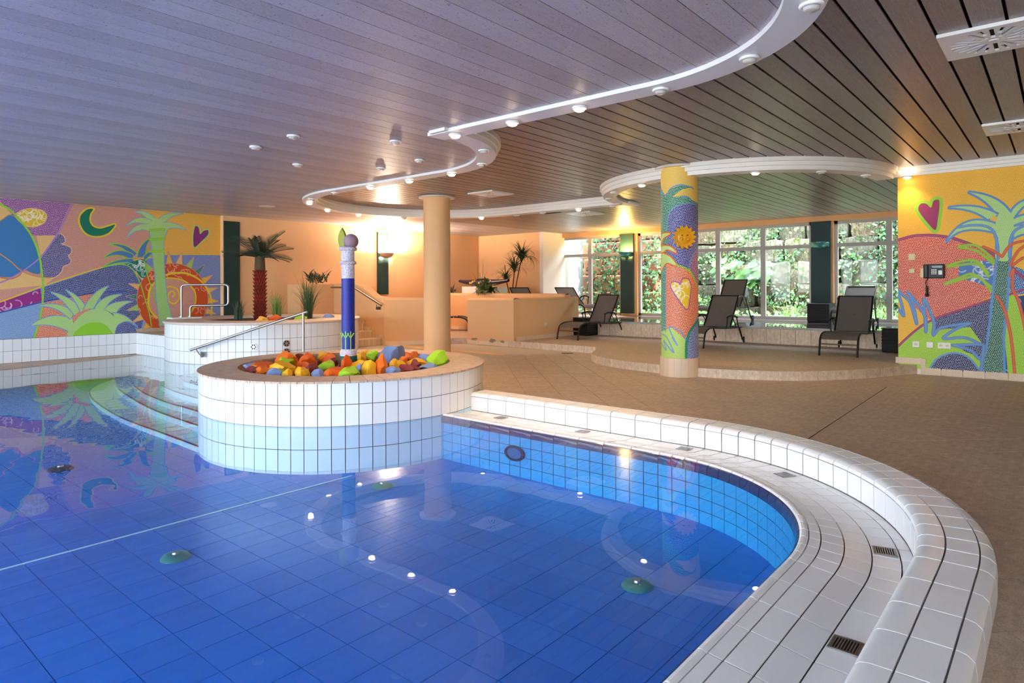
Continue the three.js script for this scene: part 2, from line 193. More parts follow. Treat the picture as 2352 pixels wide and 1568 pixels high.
const MURAL_LEFT=[["p",[1.54,3.19,6.98,3.93,6.96,-0.43,1.53,0.09],"#d99a86",0,0,1],["p",[1.54,3.19,3.96,2.96,3.9,2.86,3.78,2.55,3.68,2.26,3.1,2.23,1.54,2.27],"#a3629f",0,0,2],["p",[1.54,2.27,2.85,2.44,2.85,1.28,1.53,1.18],"#efc27a",0,0,1],["p",[1.54,3.0,2.85,2.78,3.0,2.6,2.85,2.45,1.54,1.73],"#efc27a","#e8b070",0.02,1],["s",[2.39,2.1,2.85,2.45,3.0,2.57,3.13,2.46,3.25,2.31,3.35,2.11,3.41,1.86,3.43,1.59,3.33,1.57,3.2,1.63,3.13,1.59,3.06,1.52,2.95,1.5,2.79,1.52,2.46,1.67],"#3f7fb5","#c98a5a",0.015,0],["p",[3.37,2.24,3.68,2.26,3.44,1.86],"#efc27a",0,0,1],["s",[3.68,2.26,3.78,2.25,3.8,2.15,3.74,2.11,3.88,2.05,3.9,1.96,3.85,1.9,3.89,1.81,3.86,1.75,3.77,1.7,3.75,1.62,3.65,1.51,3.49,1.5,3.45,1.57,3.44,1.78,3.45,1.86],"#6d6496","#eebb95",0.02,2],["p",[1.53,1.18,2.85,1.48,3.01,1.47,3.16,1.59,3.35,1.53,3.56,1.49,3.65,1.5,3.49,1.36,2.85,1.28,1.53,1.03],"#efc27a",0,0,1],["p",[1.53,0.72,2.85,1.07,3.49,1.35,4.45,1.71,5.29,1.92,6.67,2.37,6.66,-0.4,1.53,0.09],"#8aa9d0",0,0,1],["p",[3.47,1.32,4.45,1.7,5.18,1.85,5.29,1.6,5.13,1.2,4.82,1.24,4.35,1.21,3.88,1.13,3.48,1.06],"#4a5c96",0,0,2],["p",[2.85,1.06,3.43,1.3,3.45,1.07,2.85,0.9,2.38,0.8,2.38,0.94],"#a02c82",0,0,3],["p",[3.47,1.04,4.07,1.17,4.35,1.21,3.95,0.41,3.33,0.35,3.43,0.84],"#e8895f",0,0,2],["p",[4.35,1.21,4.82,1.24,5.13,1.2,5.2,0.9,5.04,0.35,4.59,0.38],"#4a5c96",0,0,2],["p",[4.99,3.06,6.84,3.02,6.84,2.01,5.55,1.98,5.29,1.92,5.27,2.53],"#f2b84a",0,0,1],["p",[5.18,1.85,5.55,1.97,6.84,2.02,6.83,0.34,5.51,1.13],"#7f8fc0",0,0,1],["l",[2.38,0.94,2.85,1.07,3.49,1.35,4.45,1.71,5.29,1.92,5.55,1.98,6.67,2.02],0,"#f0c419",0.022,0],["l",[2.38,0.82,2.85,0.89,3.43,1.05,3.88,1.14,4.35,1.22,4.82,1.24],0,"#1d3aa0",0.02,0],["s",[4.26,2.79,4.16,2.77,4.06,2.65,4.05,2.51,4.12,2.36,4.24,2.29,4.4,2.3,4.53,2.37,4.63,2.52,4.52,2.48,4.38,2.43,4.26,2.46,4.2,2.56,4.21,2.69],"#0b7a5c","#f3d02c",0.035,0],["s",[3.08,2.57,3.18,2.67,3.32,2.71,3.47,2.68,3.52,2.59,3.47,2.47,3.33,2.4,3.2,2.42],"#ecc02c","#eebb8a",0.02,3],["l",[2.72,2.02,2.85,1.9,3.0,1.77,3.15,1.61,3.35,1.52,3.57,1.49],0,"#e08a4a",0.02,0],["l",[2.85,1.49,3.01,1.47,3.13,1.54,3.15,1.63],0,"#d9703a",0.02,0],["l",[3.93,2.88,3.81,2.57,3.67,2.25,3.52,1.99,3.4,1.82,3.15,1.59,2.85,1.4,2.38,1.25],0,"#b27ac0",0.024,0],["l",[2.7,2.89,2.85,2.76,3.0,2.66,3.13,2.5,3.27,2.29,3.37,2.05,3.43,1.78,3.46,1.49,3.47,1.24,3.45,0.95,3.41,0.72,3.33,0.41],0,"#8ed42a",0.032,0],["f",[3.92,0.74,3.57,0.9,3.28,0.64,3.63,0.71,3.95,0.44],"#b7db86","#7f9fd6",0.018,1],["f",[3.95,0.85,3.7,1.09,3.38,0.98,3.64,1.02,3.88,0.74],"#b7db86","#7f9fd6",0.018,1],["f",[4.07,0.91,3.86,1.17,3.59,1.23,3.77,1.11,3.95,0.8],"#b7db86","#7f9fd6",0.018,1],["f",[4.14,0.93,4.05,1.15,3.82,1.27,3.97,1.1,4.05,0.86],"#b7db86","#7f9fd6",0.018,1],["f",[4.26,0.92,4.35,1.14,4.51,1.34,4.24,1.25,4.1,0.91],"#b7db86","#7f9fd6",0.018,1],["f",[4.45,0.9,4.51,1.07,4.74,1.18,4.41,1.18,4.28,0.92],"#b7db86","#7f9fd6",0.018,1],["f",[4.63,0.78,4.67,0.96,4.93,1.04,4.57,1.07,4.45,0.9],"#b7db86","#7f9fd6",0.018,1],["f",[4.67,0.57,4.84,0.77,5.03,0.52,4.82,0.82,4.59,0.82],"#b7db86","#7f9fd6",0.018,1],["s",[3.88,0.4,3.92,0.63,4.1,0.84,4.37,0.92,4.59,0.78,4.67,0.57,4.61,0.35],"#b7db86",0,0,1],["s",[3.95,0.39,4.05,0.58,4.24,0.66,4.45,0.61,4.59,0.42,4.61,0.33],"#96d42c",0,0,0],["s",[4.65,0.37,4.67,0.57,4.81,0.64,4.96,0.56,4.99,0.35],"#4a5c96","#7f9fd6",0.014,2],["p",[6.35,1.11,6.64,1.01,6.34,0.95],"#f3bc2e","#d08aa8",0.014,1],["p",[6.33,0.91,6.59,0.73,6.28,0.76],"#f2c26a","#d08aa8",0.014,1],["p",[6.26,0.72,6.46,0.47,6.18,0.6],"#9fd05a","#d08aa8",0.014,1],["p",[6.14,0.57,6.26,0.28,6.03,0.48],"#3f8f7a","#d08aa8",0.014,1],["p",[5.99,0.46,6.02,0.15,5.86,0.41],"#f3bc2e","#d08aa8",0.014,1],["p",[5.81,0.4,5.77,0.11,5.67,0.39],"#f2c26a","#d08aa8",0.014,1],["p",[5.63,0.4,5.51,0.14,5.49,0.43],"#9fd05a","#d08aa8",0.014,1],["p",[5.46,0.45,5.27,0.24,5.34,0.52],"#3f8f7a","#d08aa8",0.014,1],["p",[5.3,0.55,5.08,0.41,5.21,0.66],"#f3bc2e","#d08aa8",0.014,1],["p",[5.18,0.69,4.93,0.63,5.12,0.82],"#f2c26a","#d08aa8",0.014,1],["p",[5.1,0.86,4.84,0.87,5.07,1.0],"#9fd05a","#d08aa8",0.014,1],["p",[5.07,1.05,4.82,1.14,5.08,1.19],"#3f8f7a","#d08aa8",0.014,1],["p",[5.08,1.23,4.87,1.39,5.13,1.37],"#f2c26a","#d08aa8",0.014,1],["p",[5.15,1.41,4.98,1.63,5.22,1.53],"#f2c26a","#d08aa8",0.014,1],["p",[5.25,1.56,5.15,1.82,5.36,1.65],"#9fd05a","#d08aa8",0.014,1],["p",[5.39,1.67,5.36,1.96,5.52,1.73],"#3f8f7a","#d08aa8",0.014,1],["p",[5.56,1.74,5.61,2.04,5.7,1.76],"#f3bc2e","#d08aa8",0.014,1],["p",[5.74,1.76,5.87,2.03,5.88,1.73],"#f2c26a","#d08aa8",0.014,1],["p",[5.92,1.72,6.12,1.95,6.05,1.65],"#9fd05a","#d08aa8",0.014,1],["p",[6.09,1.62,6.34,1.79,6.19,1.52],"#3f8f7a","#d08aa8",0.014,1],["p",[6.22,1.48,6.51,1.57,6.3,1.35],"#f3bc2e","#d08aa8",0.014,1],["p",[6.31,1.3,6.62,1.3,6.35,1.15],"#f2c26a","#d08aa8",0.014,1],["s",[6.41,1.06,6.35,0.77,6.19,0.54,5.95,0.39,5.68,0.35,5.42,0.42,5.21,0.58,5.07,0.82,5.02,1.09,5.07,1.35,5.21,1.58,5.43,1.74,5.69,1.8,5.96,1.75,6.19,1.6,6.35,1.35],"#d8531e","#e59a80",0.014,4],["s",[5.24,1.06,5.28,1.29,5.42,1.43,5.64,1.49,5.92,1.43,6.11,1.24,6.14,1.04,6.08,0.85,5.96,0.71,5.68,0.66,5.44,0.69,5.28,0.85],"#d99a86","#f2cc16",0.035,1],["l",[5.22,1.01,5.26,1.29,5.44,1.5,5.69,1.6,5.97,1.6,6.25,1.46,6.43,1.21,6.49,0.96,6.47,0.64],0,"#f2cc16",0.04,0],["l",[5.69,1.12,5.73,1.18,5.68,1.24,5.61,1.17,5.62,1.03,5.73,0.98,5.82,1.1,5.78,1.27,5.62,1.33,5.47,1.22,5.45,1.03],0,"#f2cc16",0.03,0],["f",[5.01,1.98,4.82,2.18,4.55,2.14,4.78,2.13,4.94,1.91],"#5479b8","#8fd42c",0.022,0],["f",[4.94,1.96,4.68,2.11,4.46,1.89,4.72,2.02,4.94,1.84],"#5479b8","#8fd42c",0.022,0],["f",[4.94,1.87,4.68,1.88,4.44,1.71,4.7,1.84,4.96,1.8],"#5479b8","#8fd42c",0.022,0],["f",[5.03,1.91,5.05,2.17,5.27,2.29,5.16,2.15,5.17,1.92],"#5479b8","#8fd42c",0.022,0],["f",[5.14,1.92,5.27,2.09,5.49,2.09,5.31,2.04,5.16,1.85],"#5479b8","#8fd42c",0.022,0],["s",[4.84,1.76,4.96,1.82,5.15,1.85,5.18,1.55,5.09,1.52,4.96,1.71],"#127a5e","#127a5e",0.01,3],["l",[4.45,1.71,4.65,1.76,4.82,1.75,4.96,1.64,5.07,1.41,5.15,1.13,5.24,0.8,5.28,0.54],0,"#8fd42c",0.022,0],["l",[5.16,1.83,5.2,1.59,5.31,1.22,5.39,0.94,5.53,0.58],0,"#8fd42c",0.022,0],["p",[5.25,2.46,5.29,2.11,5.35,1.6,5.37,1.13,5.44,0.54,5.71,0.52,5.59,1.01,5.53,1.6,5.51,2.26,5.58,2.48],"#a9d67c","#8aa6dc",0.02,1],["f",[5.36,2.69,5.2,2.87,5.0,2.8,5.2,2.77,5.27,2.55],"#b7db86","#8fb0dc",0.016,1],["f",[5.29,2.65,5.05,2.77,4.83,2.52,5.03,2.66,5.25,2.55],"#b7db86","#8fb0dc",0.016,1],["f",[5.25,2.57,4.97,2.6,4.85,2.3,5.01,2.49,5.22,2.46],"#b7db86","#8fb0dc",0.016,1],["f",[5.42,2.68,5.58,2.87,5.9,2.84,5.62,2.79,5.51,2.59],"#b7db86","#8fb0dc",0.016,1],["f",[5.51,2.62,5.74,2.68,5.95,2.51,5.71,2.58,5.53,2.48],"#b7db86","#8fb0dc",0.016,1],["s",[5.2,2.45,5.25,2.6,5.38,2.7,5.53,2.62,5.58,2.48],"#b7db86",0,0,1],["l",[5.26,2.46,5.53,2.49],0,"#96d42c",0.05,0],["l",[5.26,2.27,5.53,2.3],0,"#96d42c",0.05,0],["l",[5.25,2.03,5.53,2.05],0,"#96d42c",0.05,0],["s",[6.13,2.16,6.11,2.39,6.15,2.59,6.22,2.57,6.25,2.44,6.33,2.51,6.42,2.53,6.41,2.43,6.27,2.28],"#8e2f7c","#b5dc70",0.035,0]];
const MURAL_RIGHT=[["p",[-1.9,3.17,0.74,2.82,0.73,-0.12,-1.91,-0.42],"#f6b912",0,0,1],["p",[-1.9,1.97,-1.64,2.0,-1.42,2.0,-1.18,1.95,-0.96,1.85,-0.77,1.75,-0.66,1.66,-0.71,1.15,-0.97,1.01,-1.22,0.91,-1.4,0.82,-1.91,0.01],"#e0682a",0,0,2],["p",[-1.9,1.21,-1.85,1.23,-1.47,0.82,-1.4,0.81,-1.91,0.34],"#f6b912",0,0,1],["p",[-1.83,0.39,-1.65,0.61,-1.4,0.81,-1.03,0.95,-0.71,0.88,-0.73,0.06,-1.91,-0.04],"#a8d02c",0,0,1],["p",[-1.4,0.82,-1.22,0.91,-0.97,1.01,-0.71,1.13,-0.73,0.43,-0.82,0.47,-0.97,0.72,-1.27,0.68,-1.39,0.66],"#20306e",0,0,2],["p",[-1.13,0.47,-0.9,0.5,-0.81,0.47,-0.84,0.31,-1.03,0.38],"#20306e",0,0,2],["s",[-1.42,0.01,-1.39,0.19,-1.3,0.29,-1.17,0.34,-1.04,0.32,-0.94,0.22,-0.89,0.05],"#20306e","#6f9fd0",0.03,2],["p",[-1.1,1.59,-0.97,1.62,-0.71,1.62,-0.71,1.23,-0.9,1.33,-1.1,1.39],"#4a77b5",0,0,3],["p",[-0.56,1.57,-0.2,1.4,-0.2,1.21,-0.53,1.15],"#4a7fb5",0,0,2],["p",[-0.59,1.11,0.22,1.3,0.22,0.15,-0.59,0.08],"#20306e",0,0,3],["p",[-0.57,1.15,-0.5,1.21,-0.44,1.08,-0.38,0.7,-0.35,0.1,-0.56,0.08,-0.61,0.79],"#a8d02c",0,0,1],["l",[-1.83,1.95,-1.64,2.0,-1.42,2.0,-1.18,1.95,-0.96,1.85,-0.77,1.75,-0.66,1.66,-0.56,1.57,-0.39,1.38,-0.06,1.08],0,"#9a2c5c",0.04,0],["l",[-1.84,0.4,-1.69,0.57,-1.51,0.74,-1.3,0.86,-1.03,0.97,-0.74,1.1,-0.56,1.16,-0.39,1.23,-0.06,1.3],0,"#9a2c5c",0.03,0],["s",[-1.37,2.07,-1.47,2.19,-1.57,2.36,-1.55,2.45,-1.48,2.45,-1.42,2.39,-1.39,2.48,-1.33,2.49,-1.32,2.4,-1.34,2.22],"#961f58","#93cc1e",0.05,0],["p",[-0.66,1.93,-0.67,1.54,-0.71,1.15,-0.74,0.78,-0.78,0.43,-0.83,0.21,-0.81,0.06,-0.61,0.08,-0.62,0.59,-0.58,1.08,-0.55,1.54,-0.54,1.77,-0.52,1.92],"#0e7a62","#5f93cc",0.035,2],["s",[-0.69,1.66,-0.66,1.93,-0.69,2.08,-0.62,2.35,-0.52,2.22,-0.49,2.09,-0.52,1.92,-0.54,1.77,-0.56,1.61],"#b7db86",0,0,1],["f",[-0.54,2.26,-0.65,2.49,-0.97,2.56,-0.77,2.44,-0.68,2.25],"#b7db86","#5f8fc8",0.03,1],["f",[-0.66,2.23,-0.88,2.41,-1.2,2.37,-0.93,2.35,-0.77,2.18],"#b7db86","#5f8fc8",0.03,1],["f",[-0.69,2.11,-1.03,2.3,-1.23,1.91,-1.09,2.15,-0.69,2.0],"#b7db86","#5f8fc8",0.03,1],["f",[-0.52,2.25,-0.45,2.41,-0.26,2.42,-0.42,2.35,-0.51,2.15],"#b7db86","#5f8fc8",0.03,1],["f",[-0.51,2.15,-0.37,2.25,-0.13,2.19,-0.34,2.15,-0.49,2.09],"#b7db86","#5f8fc8",0.03,1],["f",[-0.51,2.05,-0.34,2.13,-0.17,1.84,-0.34,2.04,-0.49,1.92],"#b7db86","#5f8fc8",0.03,1],["s",[-0.69,2.08,-0.66,2.23,-0.6,2.31,-0.52,2.24,-0.49,2.13,-0.53,1.92,-0.66,1.93],"#b7db86",0,0,1],["l",[-0.66,1.65,-0.67,1.85,-0.71,2.01,-0.8,2.09,-0.96,2.11,-1.1,2.09],0,"#5f8fc8",0.035,0],["l",[-0.54,1.67,-0.53,1.88,-0.48,2.01,-0.36,2.08],0,"#5f8fc8",0.035,0],["l",[-0.71,1.58,-0.9,1.76,-1.1,1.82,-0.93,1.84,-0.8,1.74,-0.71,1.62],0,"#93bc12",0.035,0],["l",[-0.77,1.41,-0.9,1.58,-1.23,1.55,-1.03,1.63,-0.89,1.61,-0.77,1.46],0,"#93bc12",0.035,0],["l",[-0.74,1.21,-0.9,1.41,-1.25,1.31,-1.06,1.41,-0.93,1.44,-0.74,1.27],0,"#93bc12",0.035,0],["l",[-0.62,1.67,-0.71,1.75,-0.82,1.81],0,"#d8541a",0.036,0],["l",[-0.62,1.67,-0.53,1.82,-0.39,1.87,-0.2,1.9],0,"#d8541a",0.036,0],["l",[-0.53,1.57,-0.45,1.74,-0.35,1.83],0,"#d8541a",0.036,0],["l",[-0.51,1.55,-0.39,1.65,-0.27,1.64],0,"#d8541a",0.036,0],["l",[-0.53,1.42,-0.5,1.5,-0.51,1.27,-0.45,1.08,-0.39,0.79,-0.36,0.51],0,"#d8541a",0.036,0],["l",[-0.68,1.15,-0.6,0.98,-0.54,0.69,-0.51,0.41,-0.49,0.12],0,"#d8541a",0.036,0],["l",[-1.84,1.23,-1.77,1.15,-1.68,1.04,-1.6,0.74,-1.65,1.06,-1.71,1.19,-1.58,1.02,-1.49,0.82,-1.49,0.63,-1.5,0.86,-1.51,1.1,-1.44,0.94,-1.39,0.76,-1.4,0.59,-1.3,0.7,-0.98,0.77,-1.13,0.69,-1.28,0.55,-1.03,0.57,-0.82,0.47],0,"#5a86be",0.04,0],["l",[-1.84,0.98,-1.76,0.85,-1.79,1.04,-1.84,1.22],0,"#5a86be",0.04,0],["l",[-1.17,0.46,-0.97,0.48,-0.82,0.47,-0.86,0.29,-0.97,0.4,-1.17,0.46],0,"#5a86be",0.04,0],["l",[-0.82,0.47,-0.86,0.05],0,"#5a86be",0.04,0]];
const MURAL_COLUMN=[["p",[-0.392,3.05,0.392,3.05,0.392,0.17,-0.392,0.17],"#f6cc62",0,0,1],["p",[-0.392,2.74,-0.392,2.79,-0.222,2.57,-0.118,2.65,0.03,2.7,0.22,2.67,0.051,2.64,-0.095,2.54,0.072,2.54,0.22,2.48,0.392,2.45,0.392,1.82,0.139,1.56,-0.032,1.59,-0.193,1.65,-0.193,0.66,-0.392,0.65],"#3f9a7c",0,0,2],["p",[-0.153,2.25,-0.118,2.35,-0.032,2.4,0.093,2.44,0.392,2.44,0.392,2.43,0.392,1.55,0.072,1.52,-0.193,1.63],"#5f62a8",0,0,2],["p",[0.139,1.54,0.19,1.73,0.392,1.9,0.392,1.9,0.392,1.28,0.296,1.28],"#a0669a",0,0,2],["p",[-0.207,1.59,-0.032,1.59,0.116,1.53,0.254,1.38,0.392,1.22,0.392,0.87,0.19,0.74,0.072,0.56,-0.032,0.64,-0.207,0.68],"#ec8446",0,0,2],["p",[0.072,0.2,0.098,0.54,0.254,0.82,0.392,0.91,0.392,0.17],"#7f8fc4",0,0,2],["p",[-0.392,0.65,-0.301,0.65,-0.118,0.72,0.03,0.6,0.089,0.54,0.061,0.2,-0.392,0.17],"#bfdc6c",0,0,1],["l",[-0.392,2.78,-0.216,2.57,-0.118,2.66,0.03,2.7,0.22,2.65],0,"#6f98cc",0.016,0],["l",[0.03,2.54,0.139,2.52,0.226,2.43],0,"#6f98cc",0.02,0],["l",[-0.193,2.05,-0.166,2.25,-0.106,2.36,-0.011,2.41,0.093,2.44,0.296,2.43],0,"#6f98cc",0.018,0],["l",[-0.21,1.61,-0.216,0.66],0,"#6f98cc",0.018,0],["l",[0.127,1.53,0.19,1.71,0.392,1.86],0,"#6f98cc",0.016,0],["s",[-0.359,1.9,-0.257,1.97,-0.129,2.03,-0.301,2.03],"#c6df8a","#e8661c",0.022,0],["s",[-0.359,1.71,-0.193,1.81,-0.042,1.76,-0.141,1.85,-0.332,1.85],"#c6df8a","#e8661c",0.022,0],["s",[-0.359,1.51,-0.193,1.62,-0.042,1.58,-0.141,1.71,-0.332,1.75],"#c6df8a","#e8661c",0.022,0],["l",[-0.042,1.59,0.093,1.54,0.22,1.42,0.35,1.24],0,"#8ed020",0.022,0],["l",[0.089,0.24,0.098,0.54,0.19,0.72,0.392,0.85],0,"#0d8a68",0.035,0],["s",[0.098,0.98,-0.042,1.16,-0.122,1.3,-0.091,1.35,-0.021,1.34,0.013,1.31,0.051,1.39,0.127,1.38,0.159,1.28,0.139,1.12],"#f5c61e","#b8609a",0.02,3],["l",[0.089,0.55,-0.001,0.68,-0.153,0.72,-0.032,0.48,-0.106,0.58],0,"#6f98cc",0.018,0],["l",[-0.332,0.62,-0.193,0.58,-0.084,0.37,-0.257,0.53,-0.207,0.4,-0.332,0.49],0,"#6f98cc",0.018,0]];
const ROCKS=[[-7.58,-4.25,0.138,0.13,"o"],[-6.82,-3.76,0.145,0.109,"d"],[-7.01,-3.63,0.116,0.087,"b"],[-6.69,-3.48,0.09,0.063,"m"],[-6.57,-3.59,0.09,0.042,"o"],[-6.49,-3.79,0.12,0.127,"y"],[-7.21,-4.28,0.087,0.087,"l"],[-7.62,-4.57,0.092,0.05,"m"],[-6.95,-4.4,0.125,0.125,"d"],[-7.9,-5.07,0.063,0.054,"y"],[-7.16,-4.83,0.116,0.099,"o"],[-6.85,-4.61,0.087,0.079,"d"],[-6.56,-4.08,0.103,0.081,"d"],[-7.25,-4.4,0.04,0.048,"y"],[-6.38,-4.27,0.118,0.088,"l"],[-6.23,-4.01,0.085,0.092,"m"],[-6.06,-3.76,0.088,0.101,"y"],[-6.35,-3.64,0.096,0.038,"l"],[-6.29,-3.6,0.081,0.03,"b"],[-6.16,-3.66,0.061,0.04,"y"],[-5.89,-4.11,0.194,0.069,"d"],[-5.94,-3.88,0.068,0.041,"b"],[-5.84,-3.93,0.047,0.027,"o"],[-6.23,-4.44,0.066,0.148,"d"],[-6.18,-4.58,0.119,0.089,"y"],[-5.85,-4.34,0.049,0.056,"b"],[-5.67,-4.33,0.076,0.153,"y"],[-5.63,-4.45,0.091,0.182,"o"],[-5.68,-4.11,0.115,0.034,"l"],[-6.75,-5.03,0.082,0.122,"y"],[-7.24,-5.6,0.08,0.08,"d"],[-6.91,-5.33,0.085,0.059,"l"],[-7.65,-6.02,0.047,0.042,"y"],[-6.51,-5.32,0.189,0.181,"b"],[-6.53,-5.3,0.074,0.123,"m"],[-5.51,-4.52,0.084,0.077,"b"],[-5.94,-4.88,0.06,0.09,"y"],[-5.77,-4.86,0.067,0.089,"y"],[-6.7,-5.79,0.035,0.061,"d"],[-6.39,-5.57,0.067,0.083,"o"],[-6.04,-5.45,0.12,0.112,"b"],[-5.85,-5.15,0.115,0.077,"y"],[-5.63,-4.95,0.074,0.081,"m"],[-5.43,-4.97,0.109,0.073,"b"],[-5.6,-5.31,0.122,0.176,"l"],[-6.71,-6.34,0.091,0.055,"o"],[-6.78,-6.46,0.037,0.048,"d"],[-5.67,-5.57,0.047,0.06,"o"],[-5.5,-4.71,0.121,0.034,"m"],[-6.79,-4.65,0.047,0.063,"m"],[-6.12,-5.17,0.055,0.063,"o"],[-6.74,-3.61,0.05,0.057,"y"]];
// ───────── painted walls ─────────
function curveThrough(x, p, closed) {   // Catmull-Rom through canvas points
  const n = p.length / 2, g = (i) => { i = closed ? (i + n) % n : Math.max(0, Math.min(n - 1, i)); return [p[2 * i], p[2 * i + 1]]; };
  x.beginPath(); x.moveTo(...g(0));
  for (let i = 0; i < (closed ? n : n - 1); i++) { const a = g(i - 1), b = g(i), c = g(i + 1), d = g(i + 2), k = 0.15; x.bezierCurveTo(b[0] + (c[0] - a[0]) * k, b[1] + (c[1] - a[1]) * k, c[0] - (d[0] - b[0]) * k, c[1] - (d[1] - b[1]) * k, c[0], c[1]); }
  if (closed) x.closePath();
}
function dotTile(kind, ppm) {   // little brush dabs of paint, in bent rows
  const n = Math.round(0.32 * ppm);
  return canvas(n, n, (x) => {
    const gap = (kind === 2 ? 0.0205 : 0.0195) * ppm, r = (kind === 2 ? 0.0061 : 0.0052) * ppm, m = 2 * Math.round(n / gap / 2);
    x.fillStyle = kind === 2 ? 'rgba(255,250,245,0.88)' : 'rgba(255,252,240,0.55)';
    for (let i = 0; i < m; i++) for (let j = 0; j < m; j++) { const u = i / m, v = j / m, px = (u + 0.02 * Math.sin(v * 4 * Math.PI) + (j % 2) * 0.5 / m + (rnd() - 0.5) * 0.22 / m) * n, py = (v + 0.02 * Math.sin(u * 4 * Math.PI) + (rnd() - 0.5) * 0.22 / m) * n; for (const ox of [-n, 0, n]) for (const oy of [-n, 0, n]) { x.beginPath(); x.ellipse(px + ox, py + oy, r * (0.9 + rnd() * 0.3), r * 0.9, rnd() * 3, 0, 7); x.fill(); } }
  });
}
function paint(list, u0, u1, y0, y1, ppm) {   // wall metres -> canvas
  return canvas(Math.round((u1 - u0) * ppm), Math.round((y1 - y0) * ppm), (x, w, h) => {
    const tiles = { 1: dotTile(1, ppm), 2: dotTile(2, ppm) };
    for (const [type, pts, fill, stroke, sw, dots] of list) {
      const p = pts.map((v, i) => (i % 2 ? (y1 - v) * ppm : (v - u0) * ppm));
      if (type === 'p') { x.beginPath(); for (let i = 0; i < p.length; i += 2) x.lineTo(p[i], p[i + 1]); x.closePath(); } else if (type === 'f') { x.beginPath(); x.moveTo(p[0], p[1]); x.quadraticCurveTo(p[2], p[3], p[4], p[5]); x.quadraticCurveTo(p[6], p[7], p[8], p[9]); } else curveThrough(x, p, type === 's');
      if (fill) {
        if (stroke) { x.strokeStyle = stroke; x.lineWidth = sw * ppm * 1.7; x.lineJoin = 'round'; x.stroke(); }
        const share = dots === 2 ? 0.24 : dots === 1 ? 0.12 : 0; x.fillStyle = share ? 'rgb(' + [1, 3, 5].map((k) => Math.max(0, Math.round((parseInt(fill.slice(k, k + 2), 16) - share * 250) / (1 - share)))).join(',') + ')' : fill; x.fill();
        if (dots === 1 || dots === 2) { x.fillStyle = x.createPattern(tiles[dots], 'repeat'); x.fill(); }
        if (dots >= 3) { x.save(); x.clip(); x.strokeStyle = dots === 3 ? 'rgba(255,245,235,0.6)' : 'rgba(245,170,150,0.85)'; x.lineWidth = 0.018 * ppm; const b = p.reduce((s, v, i) => { const k = i % 2; s[k] = Math.min(s[k], v); s[k + 2] = Math.max(s[k + 2], v); return s; }, [1e9, 1e9, -1e9, -1e9]); for (let i = 0; i < (dots === 3 ? 26 : 90); i++) { const cx = b[0] + rnd() * (b[2] - b[0]), cy = b[1] + rnd() * (b[3] - b[1]), r = (0.03 + rnd() * 0.05) * ppm, a = rnd() * 6; x.beginPath(); x.arc(cx, cy, r, a, a + 3.6); x.stroke(); } x.restore(); }
      } else { x.strokeStyle = stroke; x.lineWidth = sw * ppm; x.lineJoin = x.lineCap = 'round'; x.stroke(); x.strokeStyle = 'rgba(255,255,255,0.18)'; x.lineWidth = sw * ppm * 0.3; x.stroke(); }
    }
  });
}
function paintedPanel(parent, tex, w, h) {
  const g = new THREE.PlaneGeometry(w, h);
  return part('mural', parent, g, std({ map: tex, roughness: 0.55, bumpMap: tex, bumpScale: 0.0006 }));
}
{ // left wall: painted above the tiled plinth; the painting goes on to the left out of view
  const w = structure('wall_left', 'long pool wall painted with a dotted jungle, moon and sun', 'wall', M.peachWhite, between(XM - 0.3, XM - 0.004, -0.6, 3.2, -6.68, 5.3));
  const u0 = 1.9, u1 = 6.68, y0 = 0.42, y1 = LC, c = paint(MURAL_LEFT, u0, u1, y0, y1, 420), t = ctex(c); t.wrapS = THREE.MirroredRepeatWrapping;
  const a = paintedPanel(w, t, u1 - u0, y1 - y0); a.rotation.y = Math.PI / 2; a.position.set(XM, (y0 + y1) / 2, -(u0 + u1) / 2); a.userData.label = 'painted jungle with crescent moon, palm and spiral sun';
  const g = new THREE.PlaneGeometry(7.2, y1 - y0), uv = g.attributes.uv; for (let i = 0; i < uv.count; i++) uv.setX(i, uv.getX(i) * (7.2 / (u1 - u0)) - 7.2 / (u1 - u0));
  const b = part('mural', w, g, std({ map: t, roughness: 0.55 })); b.rotation.y = Math.PI / 2; b.position.set(XM, (y0 + y1) / 2, -u0 + 3.6);
}
{ // right wall
  const x0 = -1.83, x1 = 4.2, w = structure('wall_right', 'yellow wall painted with a blue palm and a red heart', 'wall', M.peachWhite, between(x0, x1, 0, 3.1, ZR - 0.24, ZR - 0.004));
  const y0 = 0.1, y1 = 2.92, c = paint(MURAL_RIGHT, x0, 1.6, y0, y1, 420), t = ctex(c); t.wrapS = THREE.MirroredRepeatWrapping;
  const g = new THREE.PlaneGeometry(x1 - x0, y1 - y0), uv = g.attributes.uv; for (let i = 0; i < uv.count; i++) uv.setX(i, uv.getX(i) * (x1 - x0) / (1.6 - x0));
  const a = part('mural', w, g, std({ map: t, roughness: 0.55, bumpMap: t, bumpScale: 0.0006 })); a.position.set((x0 + x1) / 2, (y0 + y1) / 2, ZR); a.userData.label = 'painted yellow sky, orange hill, blue palm and red heart';
  const e = part('end_face', w, between(x0 - 0.002, x0, 0.1, 2.92, ZR - 0.24, ZR), std({ color: hex('#e2b02c'), roughness: 0.6 }));
  const bb = structure('baseboard_right', 'speckled beige tile skirting under the yellow wall', 'baseboard');
  for (let k = 0; k < 18; k++) part('tile', bb, rbox(0.24, 0.095, 0.012, -1.43 + k * 0.25, F + 0.047, ZR + 0.006, 0.003, 1), M.riser[k % 2]);
  part('tile', bb, rbox(0.33, 0.09, 0.012, -1.7, PL + 0.06, ZR + 0.006, 0.003, 1), M.riser[0]);
  part('tile', bb, rbox(0.06, 0.22, 0.012, -1.58 + 0.06, F + 0.11, ZR + 0.007, 0.003, 1), M.riser[1]);
}
